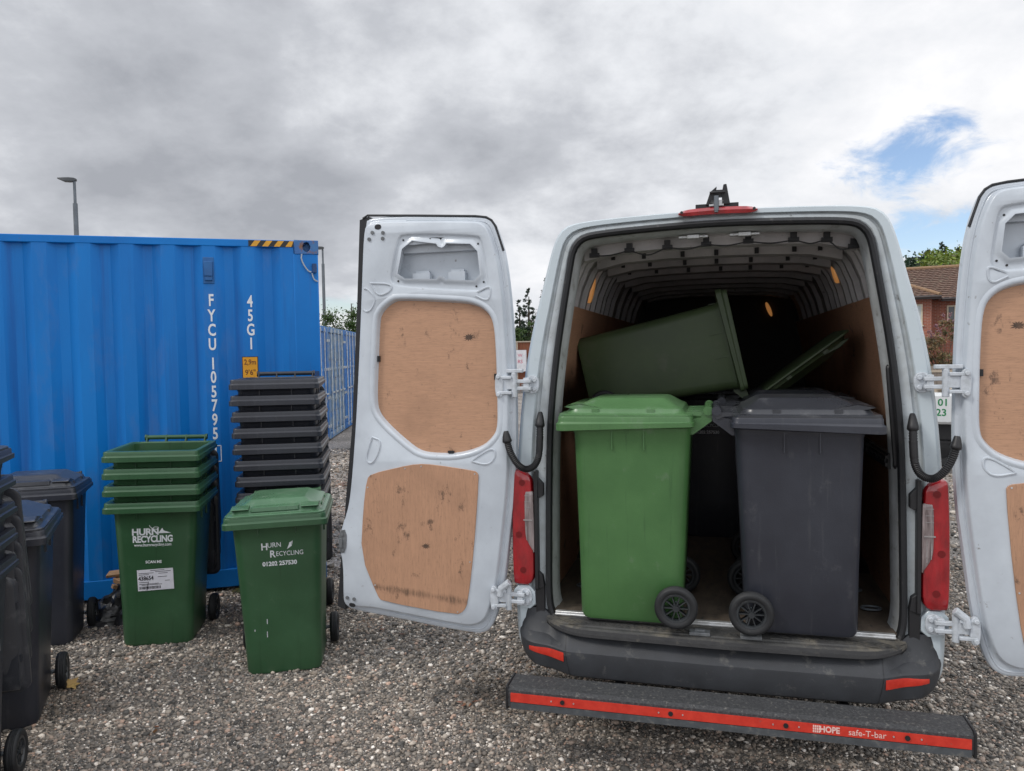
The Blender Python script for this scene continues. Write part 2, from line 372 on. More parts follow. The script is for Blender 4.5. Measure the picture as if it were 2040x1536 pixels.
def rrect(w, yf, yr, r, z, n=5, xo=0):
    r = min(r, w/2*.98, (yr-yf)/2*.98); pts = []
    for cx_, cy_, a0 in ((w/2-r, yr-r, 0), (-w/2+r, yr-r, 90), (-w/2+r, yf+r, 180), (w/2-r, yf+r, 270)):
        for k in range(n+1):
            a = R(a0+90*k/n); pts.append((cx_+r*math.cos(a)+xo, cy_+r*math.sin(a), z))
    return pts
def empty(name, loc=(0, 0, 0), rz=0, parent=None):
    o = bpy.data.objects.new(name, None); COL.objects.link(o); o.location = loc; o.rotation_euler = (0, 0, rz); o.empty_display_size = .2
    if parent: o.parent = parent
    return o
def tag(o, label=None, cat=None, group=None, kind=None):
    if label: o['label'] = label
    if cat: o['category'] = cat
    if group: o['group'] = group
    if kind: o['kind'] = kind
    return o
def text(body, size, mat, parent, loc, rot=(90, 0, 0), sx=1, name='lettering', off=0, align='CENTER', ext=.0006, spacing=1):
    c = bpy.data.curves.new(name, 'FONT'); c.body = body; c.size = size; c.align_x = align; c.align_y = 'CENTER'; c.offset = off; c.extrude = ext
    c.space_character = spacing; c.resolution_u = 3
    tmp = bpy.data.objects.new(name, c); COL.objects.link(tmp)
    me = bpy.data.meshes.new_from_object(tmp.evaluated_get(bpy.context.evaluated_depsgraph_get())); bpy.data.objects.remove(tmp); bpy.data.curves.remove(c)
    me.materials.clear(); me.materials.append(mat); me.name = name
    o = bpy.data.objects.new(name, me); COL.objects.link(o)
    o.parent = parent; o.location = loc; o.rotation_euler = tuple(R(a) for a in rot); o.scale = (sx, 1, 1)
    return o
def copy_tree(o, parent=None):
    c = o.copy(); COL.objects.link(c)
    if parent: c.parent = parent
    for ch in list(o.children): copy_tree(ch, c)
    return c
DOOR_OUTLINE = [(0.773, 2.685), (0.182, 2.646), (0.124, 2.637), (0.096, 2.621), (0.073, 2.588), (0.034, 2.465), (0.008, 2.264), (-0.006, 2.018), (-0.011, 1.845), (-0.014, 1.558), (-0.003, 1.278), (0.029, 1.046), (0.063, 0.775), (0.104, 0.616), (0.138, 0.543), (0.172, 0.517), (0.213, 0.508), (0.434, 0.528), (0.689, 0.56), (0.863, 0.577), (0.931, 0.589), (0.963, 0.611), (0.973, 0.644), (0.967, 0.841), (0.987, 0.922), (0.976, 1.003), (0.924, 1.153), (0.907, 1.251), (0.871, 1.576), (0.844, 1.883), (0.812, 2.293), (0.787, 2.623)]
DOOR_PLATEAU = [(0.785, 2.602), (0.764, 2.637), (0.692, 2.651), (0.199, 2.622), (0.135, 2.611), (0.099, 2.568), (0.059, 2.441), (0.034, 2.253), (0.02, 2.013), (0.01, 1.811), (0.012, 1.558), (0.025, 1.29), (0.055, 1.05), (0.092, 0.784), (0.132, 0.64), (0.168, 0.58), (0.226, 0.555), (0.294, 0.555), (0.722, 0.604), (0.789, 0.61), (0.907, 0.607), (0.956, 0.648), (0.954, 0.84), (0.972, 0.921), (0.961, 0.999), (0.913, 1.142), (0.891, 1.279), (0.859, 1.576), (0.834, 1.883), (0.805, 2.293)]
UPPER_PANEL = [(0.589, 2.238), (0.266, 2.214), (0.182, 2.2), (0.122, 2.166), (0.089, 2.107), (0.08, 1.948), (0.078, 1.73), (0.079, 1.584), (0.1, 1.537), (0.161, 1.482), (0.291, 1.445), (0.414, 1.445), (0.48, 1.452), (0.53, 1.476), (0.647, 1.57), (0.722, 1.649), (0.736, 1.715), (0.723, 1.92), (0.709, 2.138), (0.692, 2.175), (0.663, 2.204), (0.63, 2.226)]
LOWER_PANEL = [(0.507, 1.39), (0.415, 1.388), (0.203, 1.362), (0.183, 1.354), (0.173, 1.335), (0.207, 0.961), (0.245, 0.684), (0.266, 0.635), (0.308, 0.612), (0.721, 0.656), (0.747, 0.682), (0.837, 0.897), (0.817, 1.141), (0.793, 1.303), (0.764, 1.332), (0.6, 1.372)]
WINDOW_HOLE = [(0.51, 2.536), (0.38, 2.515), (0.369, 2.499), (0.349, 2.493), (0.334, 2.501), (0.326, 2.514), (0.199, 2.505), (0.162, 2.467), (0.15, 2.351), (0.18, 2.321), (0.333, 2.333), (0.349, 2.347), (0.368, 2.351), (0.384, 2.337), (0.554, 2.346), (0.594, 2.373), (0.566, 2.498)]
WINDOW_FRAME = [(0.557, 2.564), (0.175, 2.536), (0.145, 2.517), (0.119, 2.325), (0.127, 2.289), (0.15, 2.275), (0.587, 2.317), (0.619, 2.334), (0.626, 2.36), (0.581, 2.543)]
SEAL = [(0.818, 2.666), (0.766, 2.681), (0.768, 2.606), (0.819, 1.976), (0.86, 1.549), (0.905, 1.197), (0.937, 0.896), (0.961, 0.578), (1.006, 0.595), (0.977, 0.866), (0.951, 1.059), (0.942, 1.168), (0.892, 1.575), (0.844, 2.241)]
HINGE_SIDE = [(0.015, 1.842), (-0.002, 1.771), (0.1, 0.752), (0.067, 0.671)]
SLOT = [(0.697, 2.618), (0.728, 2.589), (0.669, 2.585), (0.671, 2.556), (0.747, 2.556)]
EMB1 = [(0.749, 2.329), (0.627, 2.321), (0.63, 2.286), (0.706, 2.257), (0.749, 2.329)]
EMB2 = [(0.783, 2.302), (0.766, 2.302), (0.718, 2.251), (0.745, 2.192), (0.774, 2.181), (0.79, 2.193)]
EMB3 = [(0.174, 2.244), (0.106, 2.212), (0.093, 2.281), (0.112, 2.288), (0.166, 2.262)]
EMB4 = [(0.759, 1.525), (0.7, 1.506), (0.755, 1.381), (0.806, 1.4), (0.759, 1.525)]
EMB5 = [(0.21, 1.408), (0.13, 1.39), (0.09, 1.422), (0.085, 1.468), (0.113, 1.475), (0.202, 1.42), (0.21, 1.408)]
# ------------------------------------------------------------------ ground
def ground_mat():
    m = bpy.data.materials.new('gravel_ground'); m.use_nodes = True; t = m.node_tree; n = t.nodes; l = t.links; b = n['Principled BSDF']
    tc = n.new('ShaderNodeTexCoord')
    def vor(sc, feat='F1'):
        v = n.new('ShaderNodeTexVoronoi'); v.feature = feat; v.inputs['Scale'].default_value = sc; l.new(tc.outputs['Object'], v.inputs['Vector']); return v
    v1 = vor(55); v2 = vor(95)
    def ramp(src, stops):
        r = n.new('ShaderNodeValToRGB'); l.new(src, r.inputs[0]); e = r.color_ramp.elements
        e[0].position, e[0].color = stops[0][0], (*stops[0][1], 1); e[1].position, e[1].color = stops[-1][0], (*stops[-1][1], 1)
        for p, c in stops[1:-1]:
            q = e.new(p); q.color = (*c, 1)
        return r.outputs[0]
    sp = n.new('ShaderNodeSeparateColor'); l.new(v1.outputs['Color'], sp.inputs[0]); sp2 = n.new('ShaderNodeSeparateColor'); l.new(v2.outputs['Color'], sp2.inputs[0])
    st = [(0, (.075, .072, .07)), (.3, (.17, .16, .15)), (.55, (.24, .215, .19)), (.78, (.33, .28, .245)), (.93, (.55, .51, .47)), (1, (.72, .70, .67))]
    c1 = ramp(sp.outputs[0], st); c2 = ramp(sp2.outputs[1], st)
    mx = n.new('ShaderNodeMix'); mx.data_type = 'RGBA'; mx.inputs[0].default_value = .45; l.new(c1, mx.inputs[6]); l.new(c2, mx.inputs[7])
    nz = n.new('ShaderNodeTexNoise'); nz.inputs['Scale'].default_value = .8; nz.inputs['Detail'].default_value = 7; l.new(tc.outputs['Object'], nz.inputs['Vector'])
    r = n.new('ShaderNodeMapRange'); l.new(nz.outputs['Fac'], r.inputs[0]); r.inputs[1].default_value = .35; r.inputs[2].default_value = .65; r.inputs[3].default_value = .62; r.inputs[4].default_value = 1.15
    hs = n.new('ShaderNodeHueSaturation'); l.new(r.outputs[0], hs.inputs['Value']); l.new(mx.outputs[2], hs.inputs['Color']); l.new(hs.outputs[0], b.inputs['Base Color'])
    b.inputs['Roughness'].default_value = .8
    bp = n.new('ShaderNodeBump'); bp.inputs['Strength'].default_value = .8; bp.inputs['Distance'].default_value = .012; bp.invert = True
    l.new(v1.outputs['Distance'], bp.inputs['Height']); l.new(bp.outputs[0], b.inputs['Normal'])
    return m
g = MB(); g.add([(-900, -300, 0), (900, -300, 0), (900, 900, 0), (-900, 900, 0)], [(0, 1, 2, 3)])
tag(g.build('ground', ground_mat(), smooth=0), kind='structure')

def pebble_mat():
    m = bpy.data.materials.new('pebbles'); m.use_nodes = True; t = m.node_tree; n = t.nodes; l = t.links; b = n['Principled BSDF']
    a = n.new('ShaderNodeAttribute'); a.attribute_name = 'tint'; tc = n.new('ShaderNodeTexCoord')
    z = n.new('ShaderNodeTexNoise'); z.inputs['Scale'].default_value = 130; z.inputs['Detail'].default_value = 4; l.new(tc.outputs['Object'], z.inputs['Vector'])
    r = n.new('ShaderNodeMapRange'); l.new(z.outputs['Fac'], r.inputs[0]); r.inputs[3].default_value = .6; r.inputs[4].default_value = 1.4
    hs = n.new('ShaderNodeHueSaturation'); l.new(a.outputs['Color'], hs.inputs['Color']); l.new(r.outputs[0], hs.inputs['Value']); l.new(hs.outputs[0], b.inputs['Base Color'])
    b.inputs['Roughness'].default_value = .7
    return m
def gravel():
    t = (1+5**.5)/2
    iv = np.array([(-1, t, 0), (1, t, 0), (-1, -t, 0), (1, -t, 0), (0, -1, t), (0, 1, t), (0, -1, -t), (0, 1, -t), (t, 0, -1), (t, 0, 1), (-t, 0, -1), (-t, 0, 1)], float)
    iv /= np.linalg.norm(iv[0])
    fc = np.array([(0, 11, 5), (0, 5, 1), (0, 1, 7), (0, 7, 10), (0, 10, 11), (1, 5, 9), (5, 11, 4), (11, 10, 2), (10, 7, 6), (7, 1, 8), (3, 9, 4), (3, 4, 2), (3, 2, 6), (3, 6, 8), (3, 8, 9), (4, 9, 5), (2, 4, 11), (6, 2, 10), (8, 6, 7), (9, 8, 1)])
    zones = [((-2.95, 3.2), (3.15, 4.6), 125000, .0060), ((-4, 4.5), (1.6, 3.15), 20000, .0085), ((-6, -2.95), (3.15, 4.6), 20000, .008), ((3.2, 5), (3.15, 4.6), 12000, .008), ((-4.2, 4.2), (4.6, 7), 125000, .0072), ((-6.8, -4.2), (4.6, 7), 14000, .009), ((4.2, 7), (4.6, 7), 20000, .009), ((-6, 10), (7, 16), 70000, .0145)]
    P = []; Sz = []
    for (x0, x1), (y0, y1), k, s in zones:
        p = np.stack([rng.uniform(x0, x1, k), rng.uniform(y0, y1, k)], 1)
        sz = s*np.clip(rng.lognormal(-.25, .5, k), .4, 3.2)
        P.append(p); Sz.append(sz)
    P = np.concatenate(P); Sz = np.concatenate(Sz); K = len(P)
    V = iv[None]*rng.uniform(.72, 1.25, (K, 12, 1))
    sc = np.stack([rng.uniform(.8, 1.5, K), rng.uniform(.7, 1.1, K), rng.uniform(.45, .8, K)], 1)
    V = V*sc[:, None, :]*Sz[:, None, None]
    a = rng.uniform(0, 6.283, K); tl = rng.normal(0, .35, K)
    c, s_ = np.cos(tl)[:, None], np.sin(tl)[:, None]; y, z = V[..., 1]*c-V[..., 2]*s_, V[..., 1]*s_+V[..., 2]*c
    V = np.stack([V[..., 0], y, z], -1)
    c, s_ = np.cos(a)[:, None], np.sin(a)[:, None]; x, y = V[..., 0]*c-V[..., 1]*s_, V[..., 0]*s_+V[..., 1]*c
    V = np.stack([x+P[:, :1], y+P[:, 1:], V[..., 2]+(Sz*rng.uniform(.05, .55, K))[:, None]], -1)
    F = (fc[None]+12*np.arange(K)[:, None, None]).reshape(-1, 3)
    me = bpy.data.meshes.new('gravel'); nv = K*12; nf = len(F)
    me.vertices.add(nv); me.vertices.foreach_set('co', V.reshape(-1).astype(np.float32))
    me.loops.add(nf*3); me.loops.foreach_set('vertex_index', F.reshape(-1).astype(np.int32))
    me.polygons.add(nf); me.polygons.foreach_set('loop_start', np.arange(0, nf*3, 3, dtype=np.int32))
    me.update(calc_edges=True); me.polygons.foreach_set('use_smooth', np.ones(nf, bool))
    pal = np.array([(.07, .068, .066), (.13, .122, .114), (.19, .172, .155), (.26, .225, .195), (.31, .25, .215), (.40, .36, .32), (.58, .54, .50), (.78, .75, .72), (.45, .32, .26)])
    pr = np.array([.16, .21, .19, .15, .09, .09, .065, .026, .025]); pr /= pr.sum()
    col = pal[rng.choice(len(pal), K, p=pr)]*rng.uniform(.7, 1.25, (K, 1))
    # worn, darker and earthier patches
    patch = np.zeros(K)
    for k in range(60):
        c_ = np.array([rng.uniform(-4, 6), rng.uniform(2, 14)]); s_2 = rng.uniform(.15, .7); patch += rng.uniform(-.5, .8)*np.exp(-((P-c_)**2*np.array([1, .5])).sum(1)/(2*s_2**2))
    patch = np.clip(patch, -.6, 1)[:, None]
    col = col*(1-.42*np.clip(patch, 0, 1))*(1+.25*np.clip(-patch, 0, 1)); col = col*np.array([[1, 1, 1]])*(1-np.clip(patch, 0, 1)*np.array([[0, .06, .14]]))
    ca = me.color_attributes.new('tint', 'FLOAT_COLOR', 'POINT')
    ca.data.foreach_set('color', np.repeat(np.concatenate([col*np.array([[1.14, 1.10, 1.04]]), np.ones((K, 1))], 1), 12, 0).reshape(-1).astype(np.float32))
    me.materials.append(pebble_mat())
    o = bpy.data.objects.new('gravel', me); COL.objects.link(o); return o
tag(gravel(), kind='stuff')

# ------------------------------------------------------------------ van (local axes: x = right, y = into the van, z = up; y=0 is the rear face)
van = empty('panel_van', (.962, 3.6535, 0), -.2616)
tag(van, 'white panel van with both rear doors swung open and wheelie bins inside', 'van')
OUT_R = [(0, 2.618), (.19, 2.616), (.5, 2.607), (.67, 2.594), (.735, 2.572), (.778, 2.50), (.821, 2.345), (.852, 2.224), (.885, 2.11), (.922, 1.94), (.942, 1.82), (.962, 1.66), (.985, 1.40), (.998, 1.1), (1.002, .75), (1.0, .55), (.985, .43), (.9, .40), (0, .40)]
SEAL_R = [(0, 2.562), (.3, 2.553), (.56, 2.54), (.64, 2.522), (.688, 2.467), (.707, 2.366), (.742, 2.166), (.774, 1.968), (.80, 1.759), (.815, 1.583), (.824, 1.362), (.832, .9), (.834, .72), (.822, .64), (.79, .585), (.73, .548), (.6, .535), (0, .53)]
def full(h): return [p for p in h]+[(-a, b) for a, b in h[::-1] if a > 1e-6]
def ray_out(poly, n=220, c=(0, 1.5)):
    P = np.array(poly); A = P; B = np.roll(P, -1, 0); o = []
    # denser near the corners: walk by arc length of the outline
    seg = np.linalg.norm(B-A, axis=1); cum = np.concatenate([[0], np.cumsum(seg)])
    ang = []
    for d in np.linspace(0, cum[-1], n, endpoint=False):
        i = min(np.searchsorted(cum, d, 'right')-1, len(A)-1); p = A[i]+(B[i]-A[i])*((d-cum[i])/max(seg[i], 1e-9)); ang.append(math.atan2(p[0]-c[0], p[1]-c[1]))
    return ang
def at_angle(poly, ang, c=(0, 1.5)):
    o = []; n = len(poly)
    for a in ang:
        dx, dz = math.sin(a), math.cos(a); best = None
        for i in range(n):
            ax, az = poly[i][0]-c[0], poly[i][1]-c[1]; bx, bz = poly[(i+1) % n][0]-c[0], poly[(i+1) % n][1]-c[1]
            ex, ez = bx-ax, bz-az; den_ = dx*ez-dz*ex
            if abs(den_) < 1e-12: continue
            t = (ax*ez-az*ex)/den_; s_ = (ax*dz-az*dx)/den_
            if t > 0 and -1e-9 <= s_ <= 1+1e-9 and (best is None or t > best): best = t
        o.append((c[0]+dx*best, c[1]+dz*best))
    return o
outp = chaikin(full(OUT_R), 2); sealp = chaikin(full(SEAL_R), 2)
ANG = ray_out(outp); O_ = at_angle(outp, ANG); S_ = at_angle(sealp, ANG)
def blend(t): return [(o[0]*(1-t)+s[0]*t, o[1]*(1-t)+s[1]*t) for o, s in zip(O_, S_)]
def ring(pl, y): return [(p[0], y, p[1]) for p in pl]
def inset(pl, d): return offset(pl, d)
b = MB()
b.loft([ring(O_, 5.6), ring(O_, .07), ring(blend(.03), .03), ring(blend(.10), .010), ring(blend(.18), 0), ring(blend(.50), 0), ring(blend(.53), .006)], True, (False, False))
b.build('body_shell', WHITE, van)
b = MB()
b.loft([ring(blend(.53), .006), ring(blend(.57), .022), ring(blend(.66), .024), ring(blend(.70), .010), ring(blend(.90), .008), ring(blend(.97), .012), ring(S_, .02)], True, (False, False))
b.build('door_jamb', JAMB, van)
# rubber seal round the opening
b = MB(); sc_ = inset(S_, .012); n_ = len(sc_)
prof = [(-.014, .012), (-.012, -.012), (0, -.02), (.012, -.012), (.016, .02), (.010, .05)]
b.loft([ring(inset(sc_, d), y) for d, y in prof], True, (False, False))
b.build('door_seal', SEALM, van)
# pale metal flange just inside the seal
b = MB(); b.loft([ring(inset(S_, .026), .03), ring(inset(S_, .030), .075), ring(inset(S_, .036), .085), ring(inset(S_, .038), .16)], True, (False, False))
b.build('inner_flange', M('flange_paint', (.42, .44, .45), (.33, .34, .34), scale=10, rough=.45, dirt=(.2, .2, .19), dscale=14, dcut=(.56, .68)), van)
# cargo bay: walls and ceiling as one skin, with bows and pillars
INR = [(0, 2.53), (.52, 2.515), (.68, 2.48), (.75, 2.38), (.80, 2.18), (.845, 1.95), (.87, 1.7), (.89, 1.4), (.90, .8), (.90, .65), (.89, .63), (.8, .63), (0, .63)]
inp = chaikin(full(INR), 1)
b = MB(); b.loft([ring(inp, .10), ring(inp, 4.3)], True, (False, False)); b.build('cargo_bay', CARGO, van, smooth=40)
b = MB(); b.loft([ring(inp, 4.29), ring(inp, 4.31)], True, (True, True)); b.build('bulkhead', M('bulkhead_shade_grey', (.05, .045, .045), rough=.8), van, smooth=20)  # bulkhead near black: deep shade of the bay put into its colour
def wallx(z):
    P = [(p[1], p[0]) for p in INR[1:10]][::-1]; zs = [p[0] for p in P]; return float(np.interp(z, zs, [p[1] for p in P]))
b = MB()
roofl = [(-.66, 2.455), (-.5, 2.49), (-.25, 2.502), (0, 2.505), (.25, 2.502), (.5, 2.49), (.66, 2.455)]
for v, w in ((.30, .10), (.74, .10), (1.18, .10), (1.64, .10), (2.12, .10), (2.62, .10), (3.1, .10), (3.6, .10), (4.05, .10)):
    b.loft([[(x, v-w/2, z+.035), (x, v-w/2+.006, z-.028), (x, v+w/2-.012, z-.032), (x, v+w/2, z+.035)] for x, z in roofl], True, (True, True))
b.build_each('roof_bow', CARGO, van, smooth=30)
b = MB()
for sgn in (-1, 1):
    for v in (.34, .46, .62, .86, 1.02, 1.22, 1.46, 1.62, 1.86, 2.1, 2.5, 2.9, 3.3, 3.7):
        pts = [(wallx(z)-.002, z) for z in (1.4, 1.8, 2.05, 2.2, 2.32, 2.42, 2.47)]
        b.loft([[(sgn*x, v-.035, z), (sgn*(x-.03), v-.022, z), (sgn*(x-.03), v+.022, z), (sgn*x, v+.035, z)] for x, z in pts], True, (True, True))
b.build_each('wall_pillar', CARGO, van, smooth=30)
b = MB()   # small black clips on the roof bows and the loom
for v in (.74, 1.18, 1.64):
    for x in (-.56, -.38, -.18, .02, .22, .42, .56): b.box((x+random.uniform(-.015, .015), v-.056, 2.492), (.022, .012, .03))
b.build_each('roof_clip', BLKP, van, smooth=0)
b = MB(); hl = [(-.60, 2.445), (-.42, 2.462), (-.23, 2.468), (-.04, 2.474), (.16, 2.478), (.37, 2.474), (.52, 2.466), (.64, 2.43)]
pth = []
for i, (x, z) in enumerate(hl):
    pth.append((x, .2, z))
    if i < len(hl)-1:
        pth.append(((x+hl[i+1][0])/2, .2, (z+hl[i+1][1])/2-random.uniform(.006, .03)))
b.tube(spline(pth, 6), .0035, 6)
for x, z in hl: b.box((x, .21, z+.006), (.05, .02, .022)); b.box((x, .21, z+.026), (.03, .02, .03))
b.build('header_cable', BLKP, van, smooth=0)
b = MB()
for x in (-.10, .14):
    b.box((x, .125, 2.506), (.14, .03, .012)); b.box((x, .118, 2.506), (.06, .03, .02)); b.cyl((x-.05, .11, 2.506), (x-.05, .12, 2.506), .008, 8); b.cyl((x+.05, .11, 2.506), (x+.05, .12, 2.506), .008, 8)
b.build_each('door_striker', ALU, van, bevel=.003)
# plywood lining
for sgn in (-1, 1):
    b = MB(); z0, zt = .65, 2.205
    zz_ = [z0, 1.4, 1.7, 1.95, zt]
    for i in range(len(zz_)-1):
        za, zb = zz_[i], zz_[i+1]; xa, xb = wallx(za)-.034, wallx(zb)-.034
        b.add([(sgn*xa, .10, za), (sgn*xa, 4.2, za), (sgn*xb, 4.2, zb), (sgn*xb, .10, zb), (sgn*(xa-.012), .10, za), (sgn*(xa-.012), 4.2, za), (sgn*(xb-.012), 4.2, zb), (sgn*(xb-.012), .10, zb)],
              [(0, 1, 2, 3), (4, 5, 6, 7), (0, 3, 7, 4), (1, 2, 6, 5), (0, 1, 5, 4), (3, 2, 6, 7)])
    b.build('wall_lining', PLY_WALL, van, smooth=20)
b = MB(); b.b2((-.895, .10, .60), (.895, 4.25, .652)); b.b2((-.80, 0.005, .60), (.80, .10, .651)); b.build('load_floor', FLOORM, van, smooth=0)
b = MB()
for x, y in ((.74, .32), (.70, .62), (-.70, .4)):
    ringp = [(x+.045*math.cos(a), y+.03*math.sin(a), .664) for a in np.linspace(0, 6.283, 20)]; b.tube(ringp, .006, 8)
b.build_each('lashing_ring', STEEL, van)
b = MB(); b.b2((-.784, -.022, .640), (.784, .004, .655)); b.b2((-.784, -.032, .636), (.784, -.022, .646)); b.build('floor_edge_strip', ALU, van, bevel=.003)
# interior lamps, grab handle and rail
for sgn, v, zc, xw in ((1, 1.25, 2.42, .695), (0, 4.25, 2.34, .50), (-1, .95, 2.33, .735)):
    if sgn == 0:   # on the bulkhead
        l_ = MB(); l_.loft([[(xw+.02*k*math.cos(a)-.025*k*math.sin(a), v+d, zc+.07*k*math.sin(a)) for a in np.linspace(0, 6.283, 24, endpoint=False)] for d, k in ((.05, 1), (.01, 1), (.0, .8))], True, (False, True)); l_.build('interior_lamp', LAMPGLOW, van); continue
    l_ = MB(); tilt = Matrix.Rotation(sgn*R(-12), 3, 'Y')
    l_.loft([[Vector((sgn*xw, v, zc))+tilt @ Vector((-sgn*d, .034*k*math.cos(a), .08*k*math.sin(a))) for a in np.linspace(0, 6.283, 24, endpoint=False)] for d, k in ((-.02, 1), (.006, 1), (.012, .9), (.016, .6))], True, (False, True))
    l_.build('interior_lamp', LAMPGLOW, van)
b = MB(); b.tube(spline([(.79, .10, 1.87), (.765, .05, 1.865), (.762, .04, 1.83), (.775, .035, 1.65), (.79, .035, 1.45), (.792, .045, 1.415), (.81, .09, 1.40)], 8), .013, 10)
b.build('grab_handle', BLKP, van)
b = MB(); b.b2((.772, .11, 1.39), (.796, 1.0, 1.46)); b.b2((.762, .11, 1.40), (.773, 1.0, 1.416)); b.b2((.762, .11, 1.436), (.773, 1.0, 1.45))
for k in range(16): b.b2((.764, .14+k*.05, 1.414), (.772, .165+k*.05, 1.438))
b.build('lashing_rail', BLKP, van, smooth=0)
# sill
LIPM = M('sill_lip', (.040, .040, .041), (.026, .026, .028), scale=20, rough=.6, dirt=(.12, .11, .09), dscale=16, dcut=(.56, .74))
b = MB(); rings = []
for x in np.linspace(-.825, .825, 61):
    ax = abs(x); k = max(.12, math.sqrt(max(0, 1-(ax/.835)**7))); up = .03*max(0, (ax-.62)/.2)**2
    bul = .010*math.exp(-((ax-.0)/.30)**2)
    rings.append([(x, 0, .640), (x, -.034*k, .636), (x, -.036*k, .630), (x, -(.112+bul)*k, .624), (x, -(.116+bul)*k, .618), (x, -(.132+bul)*k, .616+up*.3), (x, -(.142+bul)*k, .609+up*.6), (x, -(.145+bul)*k, .594+up), (x, -(.151+bul)*k, .592+up), (x, -(.152+bul)*k, .578+up), (x, -.135*k, .570+up), (x, -.10*k, .56+up), (x, 0, .55)])
b.loft(rings, True, (True, True)); sl_ = b.build('rear_sill', [SILL, LIPM], van, smooth=24)
for p_ in sl_.data.polygons:
    if p_.center.z < .609 and p_.center.y < -.01: p_.material_index = 1
b = MB()
for x in (-.075, .155):
    b.box((x, -.105, .628), (.095, .05, .016)); b.box((x, -.1, .637), (.05, .022, .012))
b.build_each('sill_striker', GREYTRIM, van, bevel=.003)
b = MB()
for k in range(22):
    x = -.72+k*.068
    if min(abs(x+.075), abs(x-.155)) > .085: b.box((x, -.078, .6275), (.005, .085, .007), Matrix.Rotation(R(62), 3, 'Z')); b.box((x+.03, -.078, .6275), (.005, .085, .007), Matrix.Rotation(R(62), 3, 'Z'))
for x0, x1 in ((-.70, -.16), (.24, .70)): b.b2((x0, -.106, .622), (x1, -.100, .629))
b.build_each('sill_rib', SILL, van, smooth=0)
# bumper
def bumper_ring(x):
    ax = abs(x); e = max(0, (ax-.80)/.205); e = min(1, e); rnd = math.sqrt(max(0, 1-e**3.4))
    zt = float(np.interp(ax, [0, .70, .78, .83, .86, .90, 1.005], [.560, .566, .592, .648, .662, .660, .655]))
    zb = float(np.interp(ax, [0, .70, .80, .92, 1.005], [.376, .382, .390, .405, .45]))
    zr = float(np.interp(ax, [0, .70, .85, 1.005], [.500, .505, .514, .524]))
    yb = .10*(1-rnd); k = max(0, min(1, (ax-.70)/.14)); k = k*k*(3-2*k)
    pr = (.165*(1-k)+.120*k)*rnd
    y1 = (-.10*(1-k)-.012*k)*rnd; y2 = (-.125*(1-k)-.024*k)*rnd; y3 = (-.145*(1-k)-.058*k)*rnd
    d = zt-zr
    return [(x, .12, zt), (x, y1+yb, zt), (x, y2+yb, zt-d*.40), (x, y3+yb, zt-d*.74), (x, -pr*.95+yb, zr+.007), (x, -pr*.995+yb, zr+.001), (x, -pr+yb, zr-.005), (x, -pr*.985+yb, (zr+zb)/2), (x, -pr*.96+yb, zb+.008), (x, -pr*.91+yb, zb), (x, .12, zb)]
b = MB(); rings = []
xs = np.concatenate([np.linspace(-1.005, -.66, 34), np.linspace(-.62, .62, 18), np.linspace(.66, 1.005, 34)])
for x in xs: rings.append(bumper_ring(float(x)))
rings = [[(px*float(np.interp(pz, [.36, .47, .66], [.940, .976, 1.0])) if abs(px) > .5 else px, py, pz) for px, py, pz in q] for q in rings]
b.loft(rings, True, (True, True)); bump = b.build('rear_bumper', PLASTIC, van, smooth=26)
for sgn in (-1, 1):
    b = MB(); q1, q2 = bumper_ring(.7215), bumper_ring(.7235)
    sq = lambda q: [(sgn*px*float(np.interp(pz, [.36, .47, .66], [.940, .976, 1.0])), py-.0012, pz-.0008 if pz < .4 else pz+.0008) for px, py, pz in q[1:-1]]
    b.loft([sq(q1), sq(q2)], False, (False, False)); b.build('bumper_seam', BLKP, bump, smooth=0)
    b = MB(); top = []; bot = []
    rr = []
    for x in np.linspace(.735, .925, 12):
        e = min(1, max(0, (x-.80)/.205)); rnd = math.sqrt(max(0, 1-e**3.4)); yb = .10*(1-rnd); y = bumper_ring(x)[7][1]
        f = (x-.735)/.19; zc0 = .476+.012*f; h = .022*(1-.55*f**2)
        x_ = x*.976; rr.append([(sgn*x_, y-.004, zc0+h), (sgn*x_, y-.006, zc0), (sgn*x_, y-.003, zc0-h), (sgn*x_, y+.02, zc0-h), (sgn*x_, y+.02, zc0+h)])
    b.loft(rr, True, (True, True)); b.build('reflector', REFLECT, bump, smooth=30)
